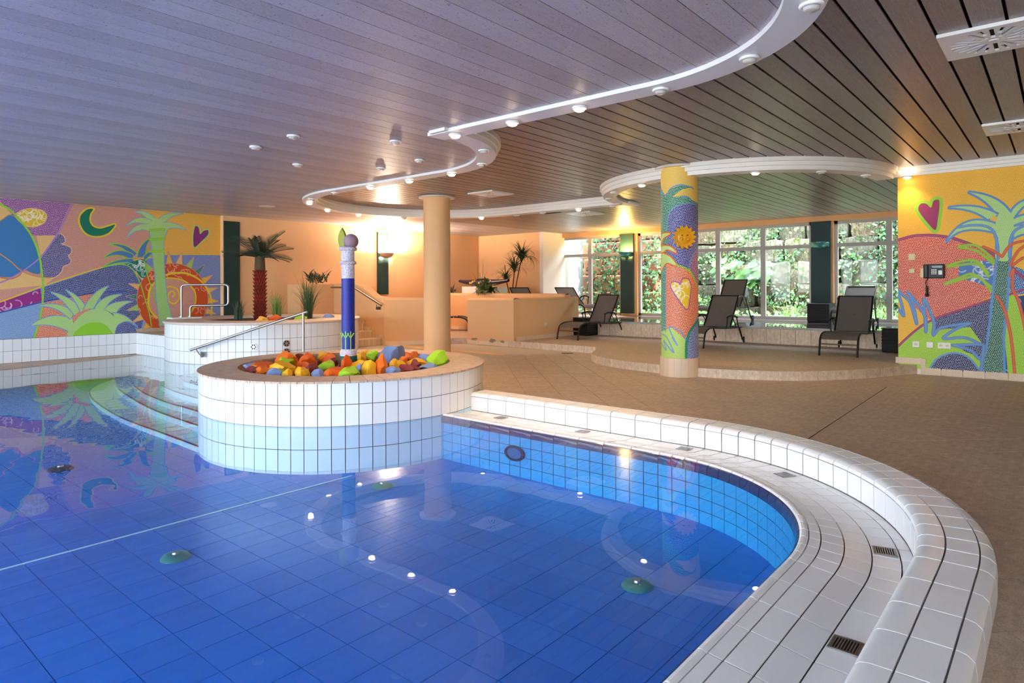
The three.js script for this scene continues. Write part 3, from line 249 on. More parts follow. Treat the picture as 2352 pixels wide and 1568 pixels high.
// far wall, alcove and side walls
structure('wall_far', 'peach plaster wall behind the palm', 'wall', M.peach, planarUV(between(XM - 0.3, -13.8, -0.2, 3.1, -15.0, -6.68), 'z', 'y'));
structure('wall_alcove', 'peach plaster end wall of the lounger alcove', 'wall', M.peach, planarUV(between(-13.9, -11.42, -0.2, 3.1, -15.0, -14.72), 'x', 'y'));
structure('wall_reveal', 'pale plaster pier beside the first window', 'wall', M.peachWhite, between(-11.42, -11.3, -0.2, 3.1, ZW, -14.72));
structure('wall_side', 'plain wall at the far right of the room', 'wall', M.peachWhite, between(4.2, 4.5, -0.2, 3.1, ZW - 0.1, 5.3));
{ const w = structure('wall_back', 'wall behind the camera around the long pool windows', 'wall');
  part('sill_wall', w, between(-14.2, 4.5, -0.6, 0.35, 5.1, 5.4), M.peachWhite); part('lintel', w, between(-14.2, 4.5, 2.72, 3.2, 5.1, 5.4), M.peachWhite);
  for (let k = 0; k < 7; k++) part('pier', w, between(-14.2 + k * 3.06 - (k ? 0.12 : 0), -14.2 + k * 3.06 + (k === 6 ? 0.35 : 0.12), 0.35, 2.72, 5.1, 5.4), M.peachWhite);
  for (let k = 0; k < 6; k++) { const x0 = -14.08 + k * 3.06, x1 = x0 + 2.82, win = structure('window_' + (7 + k), 'tall daylight window behind the pool', 'window'); windowUnit(win, x0, x1, 0.35, 2.72, 5.25, 2, 0); }
}
function windowUnit(win, x0, x1, y0, y1, z, cols, transom) {
  const w = 0.07, d = 0.075, fr = []; fr.push(between(x0, x1, y0, y0 + w, z - d / 2, z + d / 2), between(x0, x1, y1 - w, y1, z - d / 2, z + d / 2), between(x0, x0 + w, y0, y1, z - d / 2, z + d / 2), between(x1 - w, x1, y0, y1, z - d / 2, z + d / 2));
  part('frame', win, fr, M.frame);
  const cw = (x1 - x0) / cols;
  for (let k = 0; k < cols; k++) {
    const a = x0 + k * cw, b = a + cw; if (k) part('mullion', win, between(a - 0.055, a + 0.055, y0 + w, y1 - w, z - d / 2, z + d / 2), M.frame);
    const l = a + (k ? 0.055 : w), r = b - (k < cols - 1 ? 0.055 : w);
    if (transom) { part('transom', win, between(l, r, transom - 0.04, transom + 0.04, z - d / 2, z + d / 2), M.frame); part('pane', win, between(l, r, transom + 0.04, y1 - w, z - 0.002, z + 0.002), M.glass); }
    part('pane', win, between(l, r, y0 + w, transom ? transom - 0.04 : y1 - w, z - 0.002, z + 0.002), M.glass);
  }
}
{ // window wall towards the garden
  const w = structure('wall_windows', 'orange plaster lintel and sill around the garden windows', 'wall');
  part('lintel', w, between(-11.6, 4.5, 2.74, 3.1, ZW - 0.15, ZW + 0.15), M.orange); part('sill_wall', w, between(-11.6, 4.5, -0.4, 0.505, ZW - 0.15, ZW + 0.05), M.peachWhite);
  part('pier', w, between(-11.62, -11.45, 0.4, 2.8, ZW - 0.15, ZW + 0.15), M.orange);
  part('pier', w, between(-9.34, -8.83, 0.5, 2.8, ZW - 0.15, ZW + 0.1), M.orange); part('pier', w, between(-4.36, -3.9, 0.5, 2.8, ZW - 0.15, ZW + 0.1), M.orange);
  part('wall_end', w, between(0.4, 4.5, 0.4, 2.8, ZW - 0.15, ZW + 0.15), M.peachWhite);
  [[-11.47, -9.34, 2, 'first garden window beside the pale pier'], [-8.83, -4.36, 4, 'wide garden window of four lights between the green pilasters'], [-3.9, 0.4, 4, 'garden window right of the second green pilaster']].forEach(([a, b, c, l], i) => { const win = structure('window_' + (i + 1), l, 'window'); windowUnit(win, a, b, 0.505, 2.74, ZW, c, 2.2); });
  const pl = (x0, x1, z0, z1, y0, y1, l) => { const p = structure('pilaster', l, 'pilaster', M.green, between(x0, x1, y0, y1, z0, z1)); return p; };
  pl(-9.32, -8.92, ZW + 0.1, ZW + 0.16, 0.56, 2.74, 'dark green pilaster between the first two garden windows');
  pl(-4.36, -3.95, ZW + 0.1, ZW + 0.16, 0.5, 2.74, 'dark green pilaster left of the rightmost garden window');
  pl(-13.8, -13.74, -11.13, -10.79, 1.11, 2.76, 'dark green pilaster on the far peach wall behind the lit bowl lamp');
  pl(-13.8, -13.75, -7.03, -6.69, 0.56, 2.74, 'dark green pilaster between the jungle painting and the peach wall');
}
// ───────── ceilings: boards, curved bands ─────────
const sq = (r, d) => Math.sqrt(Math.max(0, r * r - d * d));
function highSpan(x) {   // the part of a ceiling strip at x that is raised: [z far, z near] or null
  if (x > -0.93) return [ZR, 5.2];
  const near = x > -2.43 ? -3.11 - sq(1.5, x + 2.43) : x > -4.76 ? -4.61 : x > -6.3 ? -4.54 - sq(1.62, x + 6.35) : x > -9 ? -6.15 : x > -11.2 ? -8.39 + sq(2.25, x + 9) : null;
  if (near === null) return null;
  const far = x > -1.97 ? ZR : x > -6.22 ? -10.7 + sq(2.13, x + 4.1) : x > -9 ? -10.64 : -8.39 - sq(2.25, x + 9);
  return [far, near];
}
{
  const low = structure('ceiling', 'low whitewashed board ceiling over the pool and along the windows', 'ceiling'), high = structure('ceiling_raised', 'raised whitewashed board ceiling inside the curved white bands', 'ceiling');
  part('backing', low, between(-14.2, 4.5, 3.12, 3.2, ZW - 0.1, 5.4), M.dark);
  part('backing', high, between(-11.3, 4.4, UC + 0.045, UC + 0.05, ZR - 0.1, 5.3), M.dark);
  const lowBack = [];
  const strip = (parent, x0, x1, y, z0, z1, mat, gap) => {
    if (z1 - z0 < 0.05) return; const g = box(x1 - x0 - gap, 0.014, z1 - z0, (x0 + x1) / 2, y + 0.007, (z0 + z1) / 2), p = g.attributes.position, u = g.attributes.uv, o = rnd() * 3;
    for (let i = 0; i < u.count; i++) u.setXY(i, (p.getX(i) - x0) / 0.4 + o, p.getZ(i) / 1.6 + o * 2); part('board', parent, g, mat);
  };
  for (let k = -66; k < 30; k++) {
    const x0 = -1.42 + k * 0.192, x1 = x0 + 0.192, xc = (x0 + x1) / 2; if (x0 < -14.0 || x1 > 4.3) continue;
    const h = highSpan(xc), m = ((k % 3) + 3) % 3;
    if (!h) { strip(low, x0, x1, LC, ZW, 5.15, lowWoods[m], 0.006); continue; }
    strip(low, x0, x1, LC, h[1], 5.15, lowWoods[m], 0.006);
    strip(low, x0, x1, LC, ZW, h[0], woods[m], 0.013);
    strip(high, x0, x1, UC, h[0] - 0.1, Math.min(5.15, h[1] + 0.1), woods[m], 0.02);
  }
  // dark void above the open joints of the low boards
  const cover = (pts) => part('backing', low, slab(pts, LC + 0.03, 0.006), M.dark);
  cover([[-14.1, 5.2], [-1.0, 5.2], [-1.0, -3.1], ...arc(-2.43, -3.11, 1.42, 0, -Math.PI / 2, 12), [-4.8, -4.5], ...arc(-6.35, -4.54, 1.55, 0, -Math.PI / 2, 12), [-9, -6.05], ...arc(-9, -8.39, 2.33, Math.PI / 2, Math.PI * 1.5, 20), [-6.3, -10.75], ...arc(-4.1, -10.7, 2.05, Math.PI, Math.PI * 2, 24).map(([x, z]) => [x, -10.7 - (z + 10.7)]), [-1.9, ZR - 0.2], [4.3, ZR - 0.2], [4.3, ZW], [-14.1, ZW]]);
  // white bands: soffit, lip towards the pool, stepped fascia towards the raised ceiling
  const profile = [[-0.115, LC + 0.02], [-0.115, SB], [0.115, SB], [0.115, SB + 0.055], [0.143, SB + 0.057], [0.143, SB + 0.11], [0.171, SB + 0.112], [0.171, UC + 0.03]];
  const band = (n, label, pts) => { const p = plan(pts), up = n === 2 ? 0.004 : 0, prof = profile.map(([d, y], i) => [d, y + (i === 1 || i === 2 ? up : 0)]), t = structure('trim_' + n, label, 'ceiling band'); part('soffit', t, sweep(p, prof.slice(0, 3)), M.soffit); part('fascia', t, sweep(p, prof.slice(2)), M.trim);
    for (const s of [0, p.len]) { const a = p.at(s), q = prof.map(([d, y]) => V(a[0] + a[2] * d, y, a[1] + a[3] * d)), v = []; for (let i = 1; i + 1 < q.length; i++) v.push(...q[0].toArray(), ...q[i].toArray(), ...q[i + 1].toArray()); const g = new THREE.BufferGeometry(); g.setAttribute('position', new THREE.Float32BufferAttribute(v, 3)); g.setAttribute('uv', new THREE.Float32BufferAttribute(new Float32Array(v.length / 3 * 2), 2)); g.computeVertexNormals(); part('end_cap', t, g, M.soffit); } };
  band(1, 'white ceiling band running above the pool edge to a pointed end', [[-0.93, 5.1], [-0.93, 2], [-0.93, -1], ...arc(-2.43, -3.11, 1.5, 0, -Math.PI / 2, 30), [-3.5, -4.61], [-4.92, -4.61]]);
  band(2, 'white S-shaped ceiling band looping round the peach column', [...arc(-6.35, -4.54, 1.62, 0.06, -Math.PI / 2, 26), [-7.5, -6.16], [-9, -6.14], ...arc(-9, -8.39, 2.25, Math.PI / 2, Math.PI * 1.5, 40), [-7.5, -10.64], [-6.05, -10.64]].map((p, i, a) => p).map(([x, z]) => [x, z]));
  band(3, 'white half-round ceiling band beside the painted column', [...arc(-4.1, -10.7, 2.13, Math.PI * 1.04, 0, 44).map(([x, z]) => [x, z])]);
  const cp = plan([[-1.9, ZR], [4.2, ZR]]), c4 = structure('trim_4', 'stepped white cornice along the top of the yellow wall', 'cornice');
  part('cornice', c4, sweep(cp, [[0, 2.86], [0.03, 2.86], [0.03, 2.9], [0.055, 2.902], [0.055, 2.945], [0.08, 2.947], [0.08, UC + 0.02]]), M.trim);
}
// ───────── pool edge: lip, sloping gutter, kerb ─────────
const EDGE = plan([[-1.0, 5.0], [-1.0, 1], [-1.0, -1.5], ...arc(-2.38, -3.18, 1.38, 0, -Math.PI / 2, 40), [-3.2, -4.56], [-4.78, -4.56], [-5.0, -4.56]]);   // right-hand side = dry side
const sArc0 = EDGE.S[3], sArc1 = sArc0 + 1.38 * Math.PI / 2;
const cuts = []; { let s = sArc0; while (s > sArc0 - 2.6) { cuts.unshift(s); s -= 0.25; } const n = 20; for (let i = 1; i <= n; i++) cuts.push(sArc0 + (sArc1 - sArc0) * i / n); s = sArc1; while (s + 0.25 < EDGE.len) { s += 0.25; cuts.push(s); } }
const nearS = cuts[0];
{
  const gut = structure('pool_gutter', 'white tiled overflow gutter along the curved pool edge', 'pool edge'), kerb = structure('pool_kerb', 'raised white tiled kerb with ribbed top around the pool', 'kerb');
  const bed = [[-0.014, -0.06], [0.0, -0.006], [0.045, -0.004], [0.1, -0.008], [0.207, -0.018], [0.327, -0.036], [0.45, -0.042], [0.515, -0.042]];
  part('grout_bed', gut, sweep(EDGE, bed, 0, EDGE.len), M.grout);
  const kbed = [[0.513, -0.042], [0.513, 0.1], [0.53, 0.13], [0.56, 0.147], [0.617, 0.15], [0.737, 0.15], [0.77, 0.143], [0.788, 0.12], [0.795, 0.0]];
  part('grout_bed', kerb, sweep(EDGE, kbed, 0, EDGE.len), M.groutLight);
  const rows = [
    ['nosing', [[-0.02, -0.07], [-0.018, -0.02], [-0.01, -0.005], [-0.001, 0.0]], M.navy],
    ['lip', [[0.0, 0.0], [0.01, 0.01], [0.022, 0.012], [0.03, 0.006], [0.042, 0.006]], M.white[1]],
    ['ribbed_tile', [[0.047, 0.006], [0.098, 0.0]], M.ribbed], ['tile', [[0.104, 0.0], [0.204, -0.011]], null], ['tile', [[0.21, -0.012], [0.324, -0.03]], null], ['tile', [[0.33, -0.031], [0.447, -0.035]], null], ['tile', [[0.453, -0.035], [0.507, -0.035]], null]];
  const krows = [['tile', [[0.507, -0.028], [0.507, 0.114]], null], ['bullnose', [[0.507, 0.119], [0.512, 0.14], [0.526, 0.152], [0.55, 0.157], [0.613, 0.158]], null], ['ribbed_tile', [[0.62, 0.158], [0.735, 0.158]], M.ribbed], ['bullnose', [[0.742, 0.158], [0.772, 0.152], [0.792, 0.135], [0.797, 0.1], [0.797, F]], null]];
  for (const [parent, list] of [[gut, rows], [kerb, krows]]) for (let i = 0; i + 1 < cuts.length; i++) list.forEach(([name, pr, m], j) => {
    const curved = cuts[i + 1] > sArc0 && cuts[i] < sArc1;
    part(name, parent, tileOn(EDGE, pr, cuts[i] + 0.0038, cuts[i + 1] - 0.0038, 0.008, curved ? 2 : 1), m || M.white[(i * 3 + j * 2 + (i * j) % 2) % 3]);
  });
  // the part of the edge out of view, in one piece
  part('far_tiles', gut, sweep(EDGE, rows.flatMap((r) => r[1]), 0, nearS - 0.003), M.white[0]).userData.kind = 'stuff';
  part('far_tiles', kerb, sweep(EDGE, krows.flatMap((r) => r[1]), 0, nearS - 0.003), M.white[0]).userData.kind = 'stuff';
  // drains in the gutter
  const drain = (s, d, label) => { const a = EDGE.at(s), t = thing('gutter_drain', label, 'drain', [a[0] + a[2] * d, -0.033, a[1] + a[3] * d], Math.atan2(a[2], a[3]), 'drains along the pool gutter');
    part('frame', t, [box(0.104, 0.006, 0.008, 0, 0.004, 0.048), box(0.104, 0.006, 0.008, 0, 0.004, -0.048), box(0.008, 0.006, 0.1, 0.048, 0.004, 0), box(0.008, 0.006, 0.1, -0.048, 0.004, 0)], M.steel); part('sump', t, box(0.09, 0.004, 0.09, 0, 0.001, 0), M.dark);
    for (let k = 0; k < 9; k++) part('slat', t, box(0.086, 0.005, 0.0045, 0, 0.005, -0.04 + k * 0.01), M.steel); };
  const near = (x, z) => { let b = 0, m = 1e9; for (let s = 0; s < EDGE.len; s += 0.01) { const a = EDGE.at(s), d = Math.hypot(a[0] - x, a[1] - z); if (d < m) { m = d; b = s; } } return b; };
  [[-0.6, -2.61, 'large square steel gutter drain nearest to the camera'], [-0.72, -3.64, 'second steel gutter drain from the camera, in the bend'], [-1.48, -4.72, 'steel gutter drain in the far half of the bend'], [-2.35, -5.03, 'steel gutter drain just before the bend of the straight edge'], [-3.35, -5.02, 'steel gutter drain in the middle of the straight pool edge'], [-4.34, -4.99, 'steel gutter drain nearest to the rock planter']].forEach(([x, z, l]) => drain(near(x, z), 0.388, l));
}
// ───────── pool basin ─────────
{
  const basin = structure('pool_basin', 'blue tiled swimming pool basin', 'pool');
  part('shell', basin, [between(-14, -0.9, POOLF - 0.1, POOLF - 0.012, -6, 5.1)], M.poolGrout);
  part('grout_wall', basin, sweep(EDGE, [[-0.014, POOLF - 0.02], [-0.014, -0.06]]), M.poolGrout);
  part('far_wall', basin, between(-14, -0.9, POOLF, -0.02, 5.0, 5.08), M.poolWall[0]);
  const rowsY = [[-0.07, -0.155], [-0.16, -0.245], [-0.25, -0.335], [-0.34, POOLF]];
  let s = sArc0 - 1.2, k = 0; const n = 18;
  const wallCuts = []; while (s < sArc0 - 0.01) { wallCuts.push(s); s += 0.125; } for (let i = 0; i <= n; i++) wallCuts.push(sArc0 + (sArc1 - sArc0) * i / n); s = sArc1; while (s + 0.125 < EDGE.len) { s += 0.125; wallCuts.push(s); }
  for (let i = 0; i + 1 < wallCuts.length; i++) for (const [b, a] of rowsY) part('wall_tile', basin, tileOn(EDGE, [[-0.021, a], [-0.021, b]], wallCuts[i] + 0.0035, wallCuts[i + 1] - 0.0035, 0.006, 1), M.poolWall[(k++ * 7 % 5) % 2]);
  part('far_wall_tiles', basin, sweep(EDGE, [[-0.021, POOLF], [-0.021, -0.07]], 0, sArc0 - 1.21), M.poolWall[0]).userData.kind = 'stuff';
  // floor tiles, nearest first
  const cells = []; for (let i = -52; i < 8; i++) for (let j = -16; j < 34; j++) { const x = -2.14 + i * 0.25 + 0.125, z = -3.63 + j * 0.25 + 0.125; if (x > -1.0 || x < -13.9 || z > 4.9) continue; if (z < -4.6 && x > -6) continue; cells.push([x, z, Math.hypot(x + 0.5, z + 0.5)]); }
  const fx = (c) => { const dx = c[0], dz = c[1], Z = -dx * 0.646 - dz * 0.763, X = dx * 0.763 - dz * 0.646; return Z > 1.5 && Math.abs(X / Z) < 0.85 && c[1] < -0.2; };
  const seen = cells.filter(fx).sort((a, b) => a[2] - b[2]), ids = new Set(seen.slice(0, 290)), g = new THREE.BoxGeometry(0.2455, 0.012, 0.2455); let t = 0;
  for (const c of ids) { const p = part('floor_tile', basin, g, M.poolFloor[(t++ * 5 % 7) % 3]); p.position.set(c[0], POOLF - 0.006, c[1]); }
  part('floor_tiles', basin, cells.filter((c) => !ids.has(c)).map((c) => box(0.2455, 0.012, 0.2455, c[0], POOLF - 0.006, c[1])), M.poolFloor[1]).userData.kind = 'stuff';
  part('floor_strip', basin, between(-4.985, -4.965, POOLF - 0.01, POOLF + 0.003, -3.6, 4.9), phy({ color: hex('#bfeaf5'), roughness: 0.3 }), 'thin pale joint line across the pool floor');
  // curved steps down into the pool, left of the planter
  const st = structure('pool_steps', 'curved pale steps with dark red edges under the water', 'steps');
  const arcs = [[[-6.2, -3.06], [-7.9, -3.1], [-9, -3.12], [-9.9, -3.2], [-11.3, -3.42], [-12, -3.62], [-12.6, -3.92], [-13.2, -4.35], [-13.8, -4.97]], [[-6.2, -3.3], [-7.8, -3.38], [-9, -3.44], [-10.9, -3.72], [-11.8, -3.93], [-12.6, -4.25], [-13.2, -4.97]], [[-6.2, -3.5], [-8.2, -3.58], [-9.2, -3.61], [-10.4, -3.77], [-11.3, -4.05], [-12.1, -4.97]], [[-6.5, -3.72], [-8.7, -3.79], [-9.6, -3.87], [-10.4, -4.08], [-11.1, -4.97]], [[-7, -4.0], [-9.3, -4.07], [-9.85, -4.15], [-10.3, -4.4], [-10.45, -4.97]]];
  arcs.forEach((a, i) => { const p = smoothPlan(a, 50), y = -0.36 + i * 0.08; part('step', st, slab([...p.pts, [p.pts[50][0], -5.6], [-7.0, -5.6], [-6.2, -4.6]], y - 0.09, 0.09), M.stepTile); part('nosing', st, sweep(p, [[-0.003, y - 0.012], [-0.003, y + 0.002], [0.012, y + 0.002]]), M.stepEdge, 'dark red step edge');
    for (let q = 0.4; q < p.len; q += 0.25) { const b = p.at(q); part('joint', st, box(0.004, 0.002, 0.2, b[0] + b[2] * 0.14, y + 0.001, b[1] + b[3] * 0.14, Math.atan2(b[2], b[3])), M.groutLight); } });
  // outlets on the pool floor
  const outlet = (x, z, r, l, m) => { const t = thing('pool_outlet', l, 'outlet', [x, POOLF, z], 0, 'round outlets on the pool floor'); part('plate', t, lathe([[0, 0.03], [r * 0.5, 0.028], [r * 0.85, 0.02], [r, 0.004], [r, 0]], 32), m); part('hub', t, cyl(r * 0.22, r * 0.26, 0.012, 0, 0.034, 0, 16), M.steel); for (const q of [-0.3, 0.3]) part('screw', t, cyl(0.006, 0.006, 0.006, r * q * 1.2, 0.031, r * q, 8), M.steel); };
  const om = std({ color: hex('#2f7f80'), roughness: 0.4 });
  outlet(-4.33, -1.78, 0.09, 'round green outlet on the pool floor near the pale line', om); outlet(-1.87, -3.31, 0.09, 'round green outlet on the pool floor near the curved edge', om); outlet(-4.5, -3.57, 0.09, 'round outlet on the pool floor in front of the planter', om); outlet(-7.3, -1.95, 0.11, 'dark round grating on the pool floor at the left', std({ color: hex('#243038'), roughness: 0.5 }));
  const pl = thing('pool_lamp', 'oval dark rimmed underwater lamp in the pool wall', 'pool lamp', [-3.81, -0.22, -4.525]);
  part('rim', pl, new THREE.TorusGeometry(0.1, 0.018, 10, 32).scale(1, 0.6, 1), std({ color: hex('#0c2c5c'), roughness: 0.3 })); part('lens', pl, cyl(0.095, 0.095, 0.01, 0, 0, 0, 28).rotateX(Math.PI / 2).scale(1, 0.6, 1), phy({ color: hex('#1d6fae'), roughness: 0.15 }));
  // water
  const sh = []; for (let q = 0; q <= EDGE.len; q += 0.05) { const a = EDGE.at(q); sh.push([a[0] + a[2] * 0.004, a[1] + a[3] * 0.004]); }
  const wg = planarUV(new THREE.ShapeGeometry(new THREE.Shape([...sh, [-6.3, -4.8], [-7.0, -5.35], [-9.6, -5.35], [-10.4, -5.0], [-13.66, -5.0], [-12.9, -2.6], [-12.2, -0.3], [-11.9, 2], [-11.9, 5.0]].map(([x, z]) => new THREE.Vector2(x, -z)))).rotateX(-Math.PI / 2));
  const wo = solo('pool_water', 'clear blue water filling the swimming pool', 'water', wg, M.water); wo.userData.kind = 'stuff'; wo.castShadow = false;
  // beige ledge between water and painted wall, tiled plinth
  const lg = structure('pool_ledge', 'beige tiled ledge below the painted wall', 'ledge');
  const le = plan([[-11.9, 5.0], [-11.9, 2], [-12.2, -0.3], [-12.9, -2.6], [-13.66, -5.0]]);
  part('bed', lg, slab([...le.pts, [XM, -5.0], [XM, 5.0]], -0.3, 0.3), M.floorBed);
  for (let q = 2.5, i = 0; q < le.len - 0.3; q += 0.36, i++) { const a = le.at(q + 0.004), b = le.at(q + 0.356); part('tile', lg, slab([[a[0], a[1]], [b[0], b[1]], [XM + 0.02, b[1]], [XM + 0.02, a[1]]], 0.0, 0.008), M.rim); }
  part('plain_ledge', lg, slab([le.at(0), le.at(2.49), [XM + 0.02, le.at(2.49)[1]], [XM + 0.02, 5.0]].map((p) => [p[0], p[1]]), 0.0, 0.008), M.rim);
  const pl2 = structure('wall_plinth', 'white tiled plinth under the painted wall and along the back of the pool', 'plinth');
  const pp = plan([[XM + 0.01, 5.0], [XM + 0.01, -5.0]]), pq = plan([[-13.93, -5.0], [-10.6, -5.0]]);
  part('grout_bed', pl2, [between(XM - 0.002, XM + 0.004, 0, 0.425, -5.0, 5.0), between(XM, -11.6, -0.4, 0.425, -5.05, -5.004)], M.grout);
  for (let z = -5.0 + 0.132, i = 0; z < 5; z += 0.132, i++) if (z < -1.4) for (const [a, b] of [[0.012, 0.212], [0.217, 0.42]]) part('tile', pl2, box(0.008, b - a, 0.127, XM + 0.008, (a + b) / 2, z - 0.066), M.white[(i * 2 + (a > 0.1)) % 3]);
  part('plain_tiles', pl2, between(XM + 0.004, XM + 0.011, 0.01, 0.42, -1.38, 5.0), M.white[0]).userData.kind = 'stuff';
  for (let x = XM, i = 0; x < -11.75; x += 0.128, i++) for (const [a, b] of [[-0.3, 0.004], [0.009, 0.212], [0.217, 0.42]]) part('tile', pl2, box(0.123, b - a, 0.008, x + 0.064, (a + b) / 2, -5.0), M.white[(i + (a > 0.1)) % 3]);
  part('shelf', pl2, slab([[XM, -5.02], [-11.6, -5.02], [-11.6, -6.6], [XM, -6.7]], 0.36, 0.07), M.rim, 'brown shelf behind the tiled plinth');
  part('upstand', pl2, between(XM, XM + 0.015, 0.43, 0.5, -6.68, -5.0), M.rim);
}
// ───────── floors ─────────
const dEdge = (x, z) => {   // signed distance outside the pool lip (straight + bend)
  if (x > -2.38 && z > -3.18) return x + 1.0; if (x < -2.38) return -4.56 - z; return Math.hypot(x + 2.38, z + 3.18) - 1.38;
};
{
  const fl = structure('floor', 'beige speckled stone tile floor laid diagonally', 'floor');
  const out = (d, n) => { const o = []; for (let q = 0; q <= EDGE.len - 0.001; q += EDGE.len / n) { const a = EDGE.at(q); o.push([a[0] + a[2] * d, a[1] + a[3] * d]); } return o; };
  const o = out(0.75, 90);
  part('bed', fl, slab([...o, [-5.6, -5.6], [-7.2, -5.75], [-9.2, -5.75], [-10.2, -5.4], [-13.8, -6], [-13.8, -15], [4.3, -15.6], [4.3, 5.1]], F - 0.25, 0.244), M.floorBed);
  const cells = [], P = 0.398, r2 = Math.SQRT1_2;
  for (let i = -40; i < 60; i++) for (let j = -80; j < 30; j++) {
    const a = (i + 0.5) * 0.563, b = -(j + 0.57 + 0.5) * 0.563, x = (a + b) / 2, z = (b - a) / 2;
    if (x > 4.2 || x < -13.7 || z > 5 || z < -11.4) continue; if (x < -4.7 ? z > -5.3 : dEdge(x, z) < 0.35) continue; if (z < -10.6 && x > -1.6) continue;
    cells.push([x, z]);
  }
  const vis = (c) => { const Z = -c[0] * 0.646 - c[1] * 0.763, X = c[0] * 0.763 - c[1] * 0.646; return Z > 1 && Math.abs(X / Z) < 0.86; };
  const h = 0.2772, make = ([x, z]) => {
    let poly = [[x - h, z], [x, z - h], [x + h, z], [x, z + h]].map(([px, pz]) => [px, pz]);
    if (x > -5 && poly.some(([px, pz]) => dEdge(px, pz) < 0.76)) { // cut at the kerb
      const g = [(dEdge(x + 0.01, z) - dEdge(x - 0.01, z)) / 0.02, (dEdge(x, z + 0.01) - dEdge(x, z - 0.01)) / 0.02], d0 = dEdge(x, z), f = ([px, pz]) => d0 + (px - x) * g[0] + (pz - z) * g[1] - 0.76, o2 = [];
      for (let k = 0; k < poly.length; k++) { const A = poly[k], B = poly[(k + 1) % poly.length], fa = f(A), fb = f(B); if (fa >= 0) o2.push(A); if (fa * fb < 0) { const t = fa / (fa - fb); o2.push([A[0] + (B[0] - A[0]) * t, A[1] + (B[1] - A[1]) * t]); } }
      poly = o2; if (poly.length < 3) return null;
    }
    return slab(poly.reverse(), F - 0.012, 0.012);
  };
  const seen = cells.filter(vis).sort((a, b) => Math.hypot(...a) - Math.hypot(...b)), ids = new Set(seen.slice(0, 290)); let t = 0;
  for (const c of ids) { const g = make(c); if (g) part('tile', fl, g, M.floorTile[(t++ * 7 % 5) % 3]); }
  part('far_tiles', fl, cells.filter((c) => !ids.has(c)).map(make).filter(Boolean), M.floorTile[1]).userData.kind = 'stuff';
  part('expansion_joint', fl, box(0.007, 0.002, 3.9, -1.64, F + 0.0005, -7.25, 0.02), M.dark);
  const fd = solo('floor_drain', 'small slotted drain plate in the floor before the terrace', 'drain', [box(0.22, 0.006, 0.06), box(0.2, 0.008, 0.006)], M.steelDark, [-7.2, F + 0.003, -10.13], 0.7);
}
{ // terrace: straight step, then the half round in front of the windows
  const te = structure('floor_terrace', 'raised beige terrace with a tiled step', 'terrace');
  const step = smoothPlan([[-6.75, -10.42], [-6.45, -9.95], [-6.1, -9.3], [-5.6, -8.9], [-4.9, -8.68], [-4.1, -8.6], [-3.4, -8.72], [-2.8, -9.0], [-2.35, -9.45], [-2.0, -10.02], [-1.68, -10.7], [-1.6, -10.86]], 80), front = plan([[-10.2, -10.5], [-6.75, -10.42]]), all = [...front.pts, ...step.pts.slice(1)];
  part('deck', te, slab([...all, [-1.83, ZR - 0.1], [4.2, ZR - 0.1], [4.2, -13.2], [-9.0, -13.2], [-13.8, -13.2], [-13.8, -9.2], [-11.45, -9.2], [-10.6, -10.2]], F - 0.1, PL - F + 0.09), M.rim);
  part('surface', te, planarUV(slab([...all, [-1.83, ZR - 0.1], [4.2, ZR - 0.1], [4.2, -13.2], [-9.0, -13.2], [-13.8, -13.2], [-13.8, -9.2], [-11.45, -9.2], [-10.6, -10.2]], PL - 0.01, 0.01)), M.floorTile[0]);
  for (const [p, w] of [[front, 0.262], [step, 0.262]]) { const n = Math.round(p.len / w); for (let i = 0; i < n; i++) part('riser_tile', te, planarUV(tileOn(p, [[0.006, PL + 0.002], [0.006, F]], p.len * i / n + 0.0025, p.len * (i + 1) / n - 0.0025, 0.008, 2), 'x', 'y'), M.riser[i % 2]); }
}
{ // window ledge
  const le = structure('floor_ledge', 'polished pale stone ledge with a tiled front below the windows', 'ledge');
  part('body', le, [between(-13.8, 4.2, 0, LE - 0.04, ZW, -13.12)], M.floorBed);
  part('top', le, planarUV(between(-8.95, 4.2, LE - 0.04, LE, ZW, -13.09)), M.marble, 'polished stone top reflecting the windows'); part('top', le, planarUV(between(-13.8, -8.95, LE - 0.04, LE - 0.005, ZW, -12.8)), M.floorTile[0]);
  for (let i = 0; i < 33; i++) part('front_tile', le, planarUV(rbox(0.273, LE - 0.05 - PL, 0.012, -8.8 + i * 0.278, (LE - 0.045 + PL) / 2, -13.108, 0.003, 1), 'x', 'y'), M.riser[i % 2]);
}
